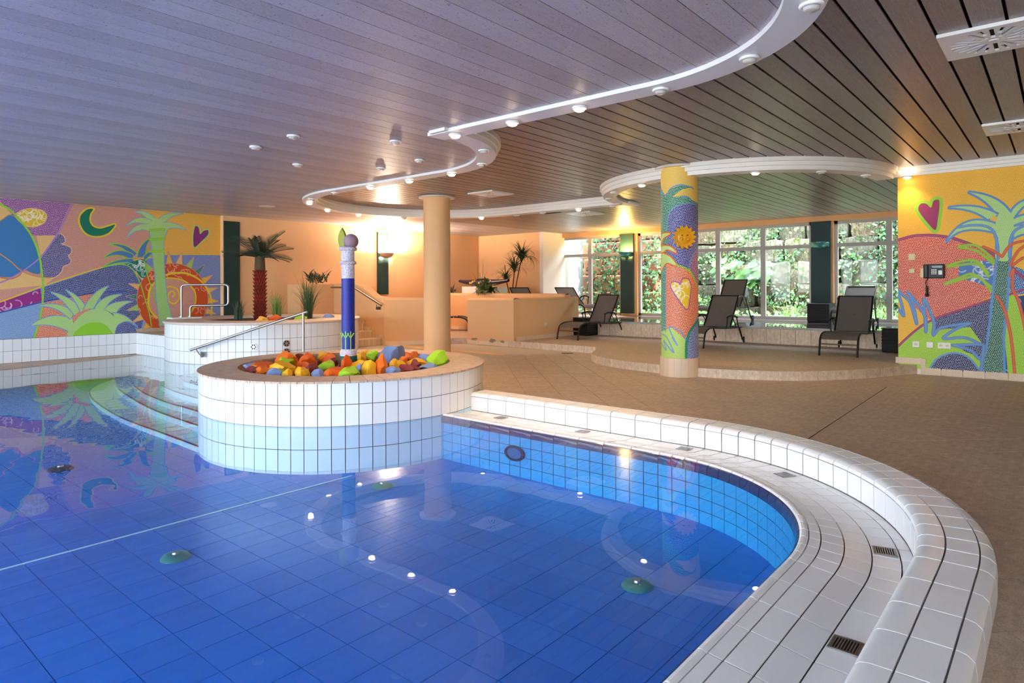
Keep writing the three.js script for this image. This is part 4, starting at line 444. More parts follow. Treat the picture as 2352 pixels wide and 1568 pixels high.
// low peach walls round the alcove
{
  const wallOn = (name, label, pts, y0, y1, t) => { const p = plan(pts), w = structure(name, label, 'low wall'); part('wall', w, sweep(p, [[t / 2, y0], [t / 2, y1 - 0.05], [t / 2 - 0.02, y1 - 0.014], [t / 2 - 0.06, y1], [-t / 2 + 0.06, y1], [-t / 2 + 0.02, y1 - 0.014], [-t / 2, y1 - 0.05], [-t / 2, y0]]), M.peach);
    for (const s of [0, p.len]) { const a = p.at(s); part('end', w, box(t - 0.004, y1 - y0 - 0.03, 0.01, a[0], (y0 + y1) / 2 - 0.015, a[1], Math.atan2(-a[3], a[2])), M.peach); } return [w, p]; };
  const sk = (w, p, y, h, o, s0, s1) => { const n = Math.max(1, Math.round((s1 - s0) / 0.3)); for (let i = 0; i < n; i++) part('skirting_tile', w, tileOn(p, [[o, y], [o, y + h]], s0 + (s1 - s0) * i / n + 0.002, s0 + (s1 - s0) * (i + 1) / n - 0.002, 0.012, 1), M.riser[i % 2]); };
  const curve = smoothPlan([[-11.42, -9.13], [-11.18, -9.45], [-10.9, -9.78], [-10.55, -10.12]], 24).pts.reverse();
  let [w, p] = wallOn('wall_parapet', 'curved low peach wall behind the plain column', curve, F - 0.02, 1.07, 0.2); sk(w, p, F, 0.09, -0.112, 0, p.len);
  [w, p] = wallOn('wall_parapet', 'low peach wall block with rounded top between alcove and terrace', [[-8.95, -12.9], [-8.95, -10.57]], F, 1.06, 0.22); sk(w, p, PL, 0.08, -0.122, 0.1, p.len);
  [w, p] = wallOn('wall_parapet', 'low peach wall with flaked plaster facing the pool', [[-8.84, -10.58], [-10.16, -10.56]], F, 1.06, 0.2); sk(w, p, F, 0.09, -0.112, 0, p.len);
  part('plaster_patch', w, [[-9.95, 0.14, 0.09], [-9.42, 0.13, 0.1], [-9.12, 0.13, 0.07]].map(([x, y, r]) => { const s = new THREE.Shape(); for (let k = 0; k < 14; k++) { const a = k / 14 * 6.283, q = r * (0.55 + rnd() * 0.6); s.lineTo(Math.cos(a) * q, Math.sin(a) * q * 0.45); } return new THREE.ExtrudeGeometry(s, { depth: 0.003, bevelEnabled: false }).translate(x, y, -10.459); }), std({ color: hex('#a08a70'), roughness: 1 }), 'grey flaked plaster patches');
  [w, p] = wallOn('wall_parapet', 'inner low wall of the alcove below the plants', [[-9.06, -12.75], [-13.8, -12.75]], PL, 1.13, 0.2); sk(w, p, PL, 0.08, -0.112, 0, p.len);
  // stair wing with a sloping top, stairs, planted box
  const s = new THREE.Shape(); [[-11.4, F], [-11.4, 1.07], [-11.75, 1.09], [-12.15, 1.3], [-12.45, 1.38], [-13.8, 1.38], [-13.8, F]].forEach((q) => s.lineTo(...q));
  const wing = structure('wall_wing', 'peach wall with a sloping top beside the stairs', 'low wall', M.peach, planarUV(new THREE.ExtrudeGeometry(s, { depth: 0.2, bevelEnabled: true, bevelSize: 0.012, bevelThickness: 0.012, bevelSegments: 2 }).translate(0, 0, -9.3), 'x', 'y'));
  structure('wall_planted_box', 'peach planting box on the far wall', 'low wall', M.peach, planarUV(between(-13.8, -13.25, 0, 1.37, -9.2, -8.2), 'z', 'y'));
  const st = structure('floor_stairs', 'beige tiled stairs climbing beside the palm planter', 'stairs');
  for (let k = 0; k < 4; k++) part('step', st, planarUV(rbox(2.35 - k * 0.32, 0.15, 0.78, -12.62 - k * 0.16, F + 0.075 + k * 0.15, -8.68, 0.006)), M.riser[k % 2]);
  for (let k = 0; k < 4; k++) part('skirting_tile', st, planarUV(box(0.32, 0.24, 0.012, -11.58 - k * 0.32, F + 0.11 + k * 0.15, -9.08), 'x', 'y'), M.riser[(k + 1) % 2]);
}
// ───────── columns ─────────
{
  const c = thing('column', 'plain peach plaster column behind the rock planter', 'column', [-8.95, 0, -8.4]);
  part('shaft', c, cyl(0.249, 0.249, UC - F, 0, (UC + F) / 2, 0, 48), M.peach); part('cap', c, lathe([[0.25, UC - 0.035], [0.335, UC - 0.035], [0.34, UC - 0.03], [0.34, UC], [0.25, UC]], 48), M.trim); part('foot_ring', c, cyl(0.26, 0.265, 0.04, 0, F + 0.02, 0, 48), M.riser[0]);
}
{
  const c = thing('painted_column', 'round column painted with heart, leaves and dotted sun', 'column', [-4.17, 0, -8.62]), R = 0.257, y0 = 0.29, y1 = UC - 0.03;
  const t = ctex(paint(MURAL_COLUMN, -R * Math.PI / 2, R * Math.PI / 2, y0, y1, 620)); t.wrapS = THREE.MirroredRepeatWrapping;
  const g = new THREE.CylinderGeometry(R, R, y1 - y0, 64, 1, true), view = Math.atan2(4.17, 8.62), p = g.attributes.position, u = g.attributes.uv;   // u runs round the shaft, twice mirrored
  for (let i = 0; i < u.count; i++) u.setX(i, u.getX(i) * 2 - 0.5 + 1);
  g.translate(0, (y0 + y1) / 2, 0); const o = part('painted_shaft', c, g, std({ map: t, roughness: 0.55, bumpMap: t, bumpScale: 0.0006 })); o.rotation.y = view;
  part('cap', c, lathe([[0.25, UC - 0.035], [0.335, UC - 0.035], [0.34, UC - 0.03], [0.34, UC], [0.25, UC]], 48), M.trim);
  for (let k = 0; k < 18; k++) { const q = plan(arc(0, 0, 0.275, k / 18 * 6.2832 + 0.004, (k + 1) / 18 * 6.2832 - 0.004, 2)); part('base_tile', c, tileOn(q, [[0, F], [0, 0.29], [0.02, 0.292]], 0, q.len, 0.01, 2), M.riser[k % 2]); }
  const sn = thing('sun_ornament', 'yellow ceramic sun ornament fixed to the painted column', 'ornament', [0, 0, 0]); const ph = 0.24, an = view + ph; sn.position.set(-4.17 + Math.sin(an) * (R + 0.012), 1.97, -8.62 + Math.cos(an) * (R + 0.012)); sn.rotation.y = an;
  const ym = std({ color: hex('#e9a40c'), roughness: 0.35 });
  for (let k = 0; k < 14; k++) { const a = k / 14 * 6.2832, s = new THREE.Shape(); s.moveTo(0.09, -0.028); s.quadraticCurveTo(0.14, -0.03, 0.165, 0.012); s.quadraticCurveTo(0.135, 0.02, 0.09, 0.028); part('ray', sn, new THREE.ExtrudeGeometry(s, { depth: 0.016, bevelEnabled: true, bevelSize: 0.004, bevelThickness: 0.004, bevelSegments: 1 }).rotateZ(a), ym); }
  part('face', sn, new THREE.SphereGeometry(0.11, 28, 18).scale(1, 1, 0.35), ym); part('nose', sn, new THREE.SphereGeometry(0.018, 10, 8).scale(1, 1.5, 1).translate(0, -0.01, 0.042), ym);
  for (const q of [-1, 1]) { part('cheek', sn, new THREE.SphereGeometry(0.026, 12, 8).translate(q * 0.045, -0.025, 0.03), ym); part('eye', sn, new THREE.SphereGeometry(0.011, 10, 8).translate(q * 0.036, 0.025, 0.036), std({ color: hex('#8a5a1e'), roughness: 0.5 })); }
}
// ───────── rock planter ─────────
{
  const t = structure('rock_planter', 'round white tiled planter filled with painted rocks', 'planter');
  const C = plan(arc(PC[0], PC[1], PR, 0, -Math.PI * 2, 96).map((p) => p)), n = 79;   // the right-hand side points outwards
  const pr = (a, b) => [[0, b], [0, a]];
  part('core', t, [lathe([[PR - 0.006, -0.5], [PR - 0.006, 0.4]], 96).translate(PC[0], 0, PC[1])], M.grout); part('inner_wall', t, lathe([[1.2, 0.2], [1.2, 0.41]], 64).translate(PC[0], 0, PC[1]), M.rim);
  part('gravel', t, cyl(1.21, 1.21, 0.05, PC[0], 0.3, PC[1], 48), std({ color: hex('#6a4030'), roughness: 1 }));
  let k = 0;
  for (let i = 0; i < n; i++) { const s0 = C.len * i / n + 0.0035, s1 = C.len * (i + 1) / n - 0.0035, m = C.at((s0 + s1) / 2), front = (m[0] - PC[0]) * 0.2 + (m[1] - PC[1]) > -1.35;
    for (const [a, b] of [[0.008, 0.203], [0.209, 0.402]]) part('tile', t, tileOn(C, pr(a, b), s0, s1, 0.008, 1), M.white[(k++ * 5 % 7) % 3]);
    if (front && m[0] > -7.95) for (const [a, b] of [[-0.2, 0.003], [POOLF, -0.206]]) part('water_tile', t, tileOn(C, pr(a, b), s0, s1, 0.008, 1), M.subTile); }
  for (let i = 0; i < 62; i++) { const a0 = i / 62 * 6.2832 + 0.0022, a1 = (i + 1) / 62 * 6.2832 - 0.0022, o = arc(PC[0], PC[1], PR + 0.012, a0, a1, 2), q = arc(PC[0], PC[1], 1.18, a0, a1, 2).reverse(); part('rim_tile', t, planarUV(slab([...o, ...q].reverse(), 0.404, 0.02)), M.rim); }
  // rocks
  const col = { o: ['orange', '#f5791c'], d: ['deep orange', '#ee5f0a'], y: ['yellow', '#f5b51c'], l: ['lime green', '#a8dc28'], b: ['grey blue', '#7d92c4'], m: ['maroon', '#8a3436'] };
  const mats = {}; for (const c in col) mats[c] = std({ color: hex(col[c][1]), roughness: 0.6 });
  const ord = ['first', 'second', 'third', 'fourth', 'fifth', 'sixth', 'seventh', 'eighth', 'ninth', 'tenth', 'eleventh', 'twelfth', 'thirteenth', 'fourteenth', 'fifteenth'], byCol = {};
  const px = (r) => { const Z = -r[0] * 0.646 - r[1] * 0.763, X = r[0] * 0.763 - r[1] * 0.646; return X / Z; };
  for (const r of ROCKS) (byCol[r[4]] = byCol[r[4]] || []).push(r);
  for (const c in byCol) byCol[c].sort((a, b) => px(a) - px(b)).forEach((r, i, all) => {
    let [x, z, rx, h] = r; const dx = x - PC[0], dz = z - PC[1], d = Math.hypot(dx, dz), lim = 1.14 - Math.min(rx, 0.16); const kk = d > lim ? lim / d : 1; x = PC[0] + dx * kk; z = PC[1] + dz * kk; rx = Math.max(0.06, rx * 1.08); h = Math.max(0.11, h * 1.25);
    const g0 = mergeVertices(new THREE.IcosahedronGeometry(1, 3).deleteAttribute('normal').deleteAttribute('uv'), 1e-4), p = g0.attributes.position, o = rnd() * 50, cut = [...Array(11)].map(() => { const v = V(rnd() - 0.5, rnd() * 0.9 - 0.25, rnd() - 0.5).normalize(); return [v, 0.5 + rnd() * 0.28]; });
    for (let i = 0; i < p.count; i++) { const v = V(p.getX(i), p.getY(i), p.getZ(i)); for (const [q, dd] of cut) { const e = v.dot(q) - dd; if (e > 0) v.addScaledVector(q, -e * 0.92); } v.multiplyScalar(1.18 + 0.12 * n3(v.x * 1.6 + o, v.y * 1.6, v.z * 1.6) + 0.035 * n3(v.x * 6, v.y * 6 + o, v.z * 6)); p.setXYZ(i, v.x, v.y, v.z); }
    g0.computeVertexNormals(); const g = toCreasedNormals(g0, 0.32);
    const a = rnd() * 0.5 - 0.25 + 0.7; g.scale(rx * 1.12, h * 0.62, rx * (0.75 + rnd() * 0.25));
    const same = all.length > 1 ? (ord[i] + ' ' + col[c][0] + ' painted rock from the left in the tiled planter') : col[c][0] + ' painted rock in the tiled planter';
    solo('painted_rock', same, 'rock', g, mats[c], [x, 0.355 + h * 0.36, z], -a, 'painted rocks in the round planter');
  });
}
{ // totem
  const t = thing('totem_pole', 'blue painted totem pole with a leaf shape on top among the rocks', 'totem', [-6.45, 0.33, -4.62]), dots = (base, d1, d2) => ctex(canvas(256, 128, (x, w, h) => { x.fillStyle = base; x.fillRect(0, 0, w, h); for (let i = 0; i < 900; i++) { x.fillStyle = [d1, d2, '#ffffff'][i % 3]; x.beginPath(); x.arc(rnd() * w, rnd() * h, 1.6 + rnd() * 1.6, 0, 7); x.fill(); } }), true, 2, 1), k = 1.62 / 318;
  const dm = std({ map: dots('#c9bccb', '#e8dcea', '#8fa0cf'), roughness: 0.6 }), dm2 = std({ map: dots('#b9a0c0', '#f0e6ea', '#9ac77a'), roughness: 0.6 }), bl = std({ color: hex('#1d2fa8'), roughness: 0.5, map: ctex(canvas(64, 256, (x, w, h) => { for (let y = 0; y < h; y++) { x.fillStyle = 'rgb(' + [0, 0, 0].map((_, i) => 225 + 30 * n2(y * 0.4 + i * 0.02, 3)).map(Math.round).join(',') + ')'; x.fillRect(0, y, w, 1); } })) });
  const R = 0.076;
  part('base', t, cyl(0.1, 0.103, 0.16, 0, 0.08, 0, 32), std({ color: hex('#1f5c4c'), roughness: 0.6 })); part('collar', t, lathe([[0.095, 0.16], [0.098, 0.19], [0.09, 0.22], [0.078, 0.24]], 32), dm);
  part('shaft', t, cyl(R, R + 0.003, 0.83, 0, 0.655, 0, 32), bl); part('dotted_shaft', t, cyl(R, R, 0.17, 0, 1.155, 0, 32), dm); part('ring', t, new THREE.TorusGeometry(R + 0.002, 0.022, 10, 32).rotateX(Math.PI / 2).translate(0, 1.255, 0), dm2); part('upper_shaft', t, cyl(R, R, 0.14, 0, 1.34, 0, 32), dm); part('ring', t, new THREE.TorusGeometry(R + 0.006, 0.025, 10, 32).rotateX(Math.PI / 2).translate(0, 1.42, 0), dm2);
  part('ball', t, new THREE.SphereGeometry(0.088, 28, 18).translate(0.02, 1.51, -0.03), std({ color: hex('#9a7d8c'), roughness: 0.6 }));
  const s = new THREE.Shape(); s.moveTo(0, -0.125); s.quadraticCurveTo(0.075, 0, 0, 0.125); s.quadraticCurveTo(-0.075, 0, 0, -0.125);
  part('leaf', t, new THREE.ExtrudeGeometry(s, { depth: 0.03, bevelEnabled: true, bevelSize: 0.012, bevelThickness: 0.02, bevelSegments: 3 }).rotateY(0.75).translate(-0.075, 1.53, 0.02), std({ color: hex('#a3a52a'), roughness: 0.5 }), 'yellow green leaf shape');
  for (const a of [0.75, 0.0, 1.5]) { const pm = part('painted_palm', t, [[0, -0.09, 0.012, 0.15], [0.02, 0.0, 0.012, 0.07], [-0.02, 0.0, 0.012, 0.07], [0, 0.01, 0.012, 0.08]].map(([x, y, w, h], i) => box(w, h, 0.002, 0, 0, 0).rotateZ(i === 1 ? -0.6 : i === 2 ? 0.6 : 0).translate(x, y, R + 0.004)), std({ color: hex(a === 0.75 ? '#7fc46a' : '#9fcf5a'), roughness: 0.5 })); pm.rotation.y = a - 0.2; pm.position.y = 0.4; }
}
// ───────── palm planter ─────────
{
  const t = structure('palm_planter', 'large round white tiled planter with the palm tree', 'planter'), C = plan(arc(DC[0], DC[1], DR, 0, -Math.PI * 2, 96)), n = 88; let k = 0;
  part('core', t, [lathe([[DR - 0.007, -0.4], [DR - 0.007, 0.66]], 96).translate(DC[0], 0, DC[1])], M.grout);
  for (let i = 0; i < n; i++) { const s0 = C.len * i / n + 0.003, s1 = C.len * (i + 1) / n - 0.003, m = C.at((s0 + s1) / 2); if ((m[0] - DC[0]) * 0.8 + (m[1] - DC[1]) * 0.6 < -0.5) continue;
    for (const [a, b] of [[-0.3, 0.004], [0.009, 0.212], [0.217, 0.425], [0.43, 0.665]]) part('tile', t, tileOn(C, [[0, b], [0, a]], s0, s1, 0.008, 1), M.white[(k++ * 5 % 7) % 3]); }
  part('rim', t, lathe([[DR - 0.01, 0.66], [DR + 0.025, 0.665], [DR + 0.035, 0.69], [DR + 0.02, 0.71], [DR - 0.02, 0.715], [1.12, 0.712], [1.1, 0.69], [1.1, 0.55]], 96).translate(DC[0], 0, DC[1]), std({ color: hex('#ddc9bb'), roughness: 0.4 }));
  part('soil', t, cyl(1.11, 1.11, 0.1, DC[0], 0.62, DC[1], 48), M.soil);
  part('corner_block', t, between(-13.0, -12.75, 0.43, 0.74, -5.75, -5.2), M.white[1]);
  // small rocks
  [[-11.1, -6.35, 0.12, '#e0641e', 'small orange rock beside the pale grass in the palm planter'], [-10.95, -6.0, 0.1, '#e8b24a', 'small yellow rock at the front of the palm planter'], [-10.9, -6.75, 0.11, '#9fbf3a', 'small green rock between the grasses in the palm planter'], [-10.9, -7.35, 0.11, '#7d8fb8', 'small blue grey rock at the right of the palm planter']].forEach(([x, z, r, c, l]) => { const g0 = mergeVertices(new THREE.IcosahedronGeometry(r, 2).deleteAttribute('normal').deleteAttribute('uv'), 1e-4), p = g0.attributes.position; for (let i = 0; i < p.count; i++) { const q = 1 + 0.25 * n3(p.getX(i) * 9 + x * 7, p.getY(i) * 9, p.getZ(i) * 9); p.setXYZ(i, p.getX(i) * q, p.getY(i) * q * 0.85, p.getZ(i) * q); } g0.computeVertexNormals(); solo('small_rock', l, 'rock', toCreasedNormals(g0, 0.5), std({ color: hex(c), roughness: 0.7 }), [x, 0.7, z]); });
}
// plants
function bladeGeo(len, w, bend, seg = 5, twist = 0) {   // an arching blade that starts upwards
  const p = [], idx = [], uv = [];
  for (let i = 0; i <= seg; i++) { const t = i / seg, a = bend * t, y = bend ? len * Math.sin(a) / bend : len * t, x = bend ? len * (1 - Math.cos(a)) / bend : 0, ww = w * Math.sin(Math.PI * Math.min(1, 0.18 + t * 0.82)) * (1 - t * 0.3); p.push(x, y, -ww / 2, x, y, ww / 2); uv.push(0, t, 1, t); if (i) { const b = i * 2; idx.push(b - 2, b - 1, b, b - 1, b + 1, b); } }
  const g = new THREE.BufferGeometry(); g.setAttribute('position', new THREE.Float32BufferAttribute(p, 3)); g.setAttribute('uv', new THREE.Float32BufferAttribute(uv, 2)); g.setIndex(idx); g.computeVertexNormals(); return g.toNonIndexed();
}
const leafMat = (c, tr = 0.25) => phy({ color: hex(c), roughness: 0.75, transmission: tr, thickness: 0 });
{
  const [px, pz] = [-12.15, -6.62], t = thing('palm_tree', 'potted palm with a shaggy red trunk in the round planter', 'palm', [px, 0.65, pz]), tr = [];
  for (let i = 0; i <= 14; i++) tr.push([0.11 - 0.012 * Math.sin(i * 1.4) - i * 0.002, i * 0.079]);
  part('trunk', t, lathe(tr, 24), std({ color: hex('#6d2014'), roughness: 0.95, bumpMap: noiseTex(128, 128, (u, v) => { const q = 0.5 + 0.4 * ring(u, v, 30); return [q, q, q]; }, false, 3, 3), bumpScale: 0.02 }));
  const sc = []; for (let r = 0; r < 13; r++) for (let k = 0; k < 12; k++) { const a = (k + (r % 2) * 0.5) / 12 * 6.2832, g = new THREE.ConeGeometry(0.035, 0.11, 5).rotateZ(-0.75).translate(0.104, 0.07 + r * 0.074, 0).rotateY(a); sc.push(g); }
  part('bark_scales', t, sc, std({ color: hex('#8a2a16'), roughness: 0.95 })).userData.kind = 'stuff';
  part('crown_shaft', t, cyl(0.09, 0.105, 0.28, 0, 1.14, 0, 16), std({ color: hex('#5d4a34'), roughness: 0.9 }));
  const lm = leafMat('#24402a'), n = 22;
  for (let k = 0; k < n; k++) {
    const a = k * 2.4, el = 0.15 + 1.05 * Math.pow(((k * 7) % n) / n, 1.3), len = 0.62 + rnd() * 0.1, g = [], pts = [];
    for (let i = 0; i <= 8; i++) { const q = i / 8, e = el - q * 0.5; pts.push(i ? V(pts[i - 1].x + Math.cos(e) * len / 8, pts[i - 1].y + Math.sin(e) * len / 8, 0) : V(0.02, 1.24, 0)); }
    const cv = new THREE.CatmullRomCurve3(pts); g.push(new THREE.TubeGeometry(cv, 8, 0.006, 4));
    for (let i = 2; i < 44; i++) { const q = i / 44, c = cv.getPoint(q), d = cv.getTangent(q), l = 0.2 * Math.sin(Math.PI * (0.16 + q * 0.74)); for (const sd of [-1, 1]) g.push(bladeGeo(l, 0.0085, 0.3, 2).rotateZ(-1.0).rotateX(0).rotateY(sd * -0.9).rotateZ(Math.atan2(d.y, d.x) * 0.9 - 0.1 + 0.25).translate(c.x, c.y, c.z)); }
    const f = part('frond', t, g, lm); f.rotation.y = a;
  }
}
function grass(name, label, x, y, z, h, n, c, spread) { const t = thing(name, label, 'grass', [x, y, z]), g = []; for (let i = 0; i < n; i++) g.push(bladeGeo(h * (0.55 + rnd() * 0.55), 0.012, 0.15 + rnd() * spread, 5).rotateY(rnd() * 6.28).translate((rnd() - 0.5) * 0.12, 0, (rnd() - 0.5) * 0.12)); const b = part('blades', t, g, leafMat(c, 0.3)); b.userData.kind = 'stuff'; part('root_clump', t, lathe([[0, 0.05], [0.06, 0.03], [0.09, 0]], 12), M.soil); }
grass('ornamental_grass', 'low grey green grass clump left of the palm trunk', -12.0, 0.66, -6.1, 0.42, 110, '#4a6650', 0.9);
grass('ornamental_grass', 'pale green grass clump right of the palm trunk', -11.4, 0.66, -6.55, 0.58, 100, '#7f9f4a', 0.7);
grass('ornamental_grass', 'tall dark green grass with drooping tips at the right of the palm planter', -11.2, 0.66, -7.1, 0.92, 170, '#46663c', 1.4);
function bush(name, label, cat, x, y, z, r, n, l, w, c, up = 0.8) { const t = thing(name, label, cat, [x, y, z]), g = []; for (let i = 0; i < n; i++) g.push(bladeGeo(l * (0.6 + rnd() * 0.6), w, 0.8 + rnd() * 1.2, 4).rotateZ(-rnd() * up).rotateY(rnd() * 6.28).translate((rnd() - 0.5) * r, rnd() * r * 0.3, (rnd() - 0.5) * r)); part('leaves', t, g, leafMat(c, 0.3)).userData.kind = 'stuff'; part('stems', t, [0, 1, 2].map((k) => bar([0, -0.02, 0], [(k - 1) * r * 0.25, r * 0.5, (k % 2 - 0.5) * r * 0.2], 0.006, 5)), M.soil); }
bush('leafy_bush', 'dark leafy bush on the peach planting box', 'bush', -13.32, 1.4, -8.65, 0.4, 46, 0.32, 0.06, '#4d5a44');
bush('small_plant', 'small spiky plant on the alcove wall beside the column', 'plant', -13.3, 1.13, -13.1, 0.2, 22, 0.34, 0.03, '#5a5236');
bush('trailing_plant', 'broad leaved green plant before the white plinth', 'plant', -11.75, 1.13, -12.8, 0.3, 60, 0.46, 0.13, '#55702c', 1.2);
{ // tall dracaena
  const t = thing('dracaena', 'tall dracaena with drooping narrow leaves in the alcove', 'plant', [-11.75, LE, -13.95]), lm = leafMat('#33481f', 0.2), sm = std({ color: hex('#5f4a2c'), roughness: 0.9 });
  [[[0, 0, 0], [0.06, 0.7, 0], [0.25, 1.6, -0.05], 0.75, 110], [[0.03, 0, 0.02], [0.0, 0.6, 0.05], [0.08, 1.3, 0.05], 0.65, 80], [[-0.03, 0, 0], [-0.12, 0.5, 0.0], [-0.25, 1.05, 0.05], 0.55, 50]].forEach(([a, b, c, l, n]) => { part('stem', t, tube([a, b, c], 0.016, 12, 6), sm); const g = []; for (let i = 0; i < n; i++) g.push(bladeGeo(l * (0.6 + rnd() * 0.5), 0.03, 0.7 + rnd() * 2.1, 6).rotateZ(-rnd() * 0.7).rotateY(rnd() * 6.28).translate(c[0], c[1] - rnd() * 0.12, c[2])); part('leaves', t, g, lm).userData.kind = 'stuff'; });
  part('pot', t, lathe([[0, 0], [0.13, 0], [0.17, 0.28], [0.165, 0.3], [0.15, 0.28], [0, 0.26]], 24), std({ color: hex('#7a5a40'), roughness: 0.8 }));
}
solo('plinth', 'white plinth carrying the blue boat ornament', 'plinth', rbox(1.35, 0.82, 0.4, 0, 0.41, 0, 0.01), M.plastic, [-12.32, LE, -13.35]);
{ // boat
  const t = thing('boat_ornament', 'dark blue carved boat ornament with painted marks on the plinth', 'ornament', [-12.35, LE + 0.82, -13.35]), n = 24, q = [], R = (u) => 0.03 + 0.075 * Math.pow(Math.sin(Math.PI * (0.08 + u * 0.84)), 1.5);
  for (let i = 0; i < n; i++) for (let j = 0; j < 16; j++) { const P = (a, b) => { const u = a / n, r = R(u), th = b / 16 * 6.2832; return [(u - 0.5) * 1.85, 0.1 + Math.sin(th) * r + 0.1 * Math.pow((u - 0.5) * 2, 2) * 0.6, Math.cos(th) * r * 1.2]; }; q.push(P(i, j), P(i + 1, j), P(i + 1, j + 1), P(i, j + 1)); }
  part('hull', t, toCreasedNormals(mergeVertices(quadGeo(q), 1e-5), 1), phy({ color: hex('#1b1740'), roughness: 0.3, clearcoat: 0.5 }));
  part('cockpit', t, rbox(0.3, 0.05, 0.16, -0.02, 0.2, 0, 0.02), phy({ color: hex('#121025'), roughness: 0.4 })); for (const x of [-0.15, 0.25]) part('fin', t, rbox(0.12, 0.1, 0.06, x, 0.05, 0.1, 0.025), phy({ color: hex('#1b1740'), roughness: 0.35 }));
  [[-0.42, '#e6d84a'], [-0.36, '#e6d84a'], [-0.3, '#e6d84a'], [-0.22, '#e88a2c'], [-0.05, '#f0c41e'], [0.12, '#d8442c'], [0.3, '#cfd4d8'], [0.36, '#cfd4d8'], [0.02, '#3fae6a']].forEach(([x, c]) => part('painted_mark', t, box(0.045, 0.05, 0.004, x, 0.13 + 0.03 * Math.sin(x * 20), 0.1 + 0.025 * Math.cos(x * 3)), std({ color: hex(c), roughness: 0.5 })));
}
for (const [x, z, l] of [[-12.55, -13.3, 'left glass torch stalk behind the boat ornament'], [-12.33, -13.3, 'right glass torch stalk behind the boat ornament']]) { const t = thing('torch_stalk', l, 'ornament', [x, LE + 0.82, z - 0.0]); part('stalk', t, bar([0, 0, 0], [0.02, 0.62, 0], 0.008, 6), leafMat('#9aa03a', 0)); part('glass_top', t, lathe([[0.012, 0.58], [0.03, 0.62], [0.035, 0.74], [0.03, 0.75]], 16), M.glass); for (const k of [-1, 1]) part('leaf', t, bladeGeo(0.5, 0.03, 0.7, 5).rotateY(k > 0 ? 0.4 : 3.4), leafMat('#8a8a2c', 0.2)); }
// ───────── metal rails and fittings ─────────
{
  const t = thing('pool_handrail', 'sloping steel handrail in front of the palm planter', 'handrail');
  part('rail', t, bar([-11.14, 0.26, -4.83], [-9.22, 0.91, -5.82], 0.021, 14), M.steel); part('post', t, bar([-9.28, 0.88, -5.79], [-9.28, -0.1, -5.79], 0.02, 14), M.steel); part('bracket', t, bar([-11.05, 0.28, -4.88], [-11.05, 0.18, -4.94], 0.008, 8), M.steel); part('rosette', t, cyl(0.05, 0.05, 0.02, 0, 0, 0, 24).rotateX(Math.PI / 2).translate(-11.03, 0.18, -4.97), M.steel);
}
{ const t = thing('grab_rail', 'bent steel grab rail beside the palm planter', 'handrail', [0, 0, 0]); part('rail', t, bent([[-12.95, 0.7, -5.45], [-12.95, 1.36, -5.45], [-12.4, 1.36, -6.1], [-12.4, 0.96, -6.1], [-12.85, 0.96, -5.57], [-12.85, 0.7, -5.57]], 0.021, 0.07, 12), M.steel); part('foot_plate', t, cyl(0.05, 0.05, 0.015, -12.95, 0.745, -5.45, 20), M.steel); part('foot_plate', t, cyl(0.05, 0.05, 0.015, -12.85, 0.745, -5.57, 20), M.steel); }
{ const t = thing('stair_handrail', 'steel handrail on the peach stair wall', 'handrail'); part('rail', t, bent([[-13.2, 1.3, -8.98], [-12.35, 1.3, -8.98], [-11.33, 0.9, -8.98]], 0.02, 0.08, 12), M.steel); for (const [x, y] of [[-12.5, 1.22], [-11.5, 0.86]]) { part('bracket', t, bar([x, y + 0.06, -8.98], [x, y - 0.02, -8.98], 0.008, 8), M.steelDark); part('wall_plate', t, rbox(0.06, 0.06, 0.1, x, y - 0.02, -9.03, 0.01), M.steelDark); } }
{ const out = (a) => [DC[0] + Math.cos(a) * (DR + 0.012), DC[1] + Math.sin(a) * (DR + 0.012)];
  [[0.62, 0.3, 'round slotted jet plate in the middle of the palm planter wall'], [0.32, 0.34, 'upper round steel plate beside the handrail post'], [0.32, 0.2, 'lower round steel plate beside the handrail post']].forEach(([a, y, l]) => { const [x, z] = out(a), t = thing('wall_jet', l, 'fitting', [x, y, z], Math.PI / 2 - a); part('plate', t, cyl(0.058, 0.058, 0.012, 0, 0, 0, 24).rotateX(Math.PI / 2), M.steel); for (let k = 0; k < 6; k++) part('hole', t, cyl(0.013, 0.013, 0.004, Math.cos(k * 1.047) * 0.034, 0, Math.sin(k * 1.047) * 0.034, 10).rotateX(Math.PI / 2).translate(0, 0, 0.0065), M.dark); }); }
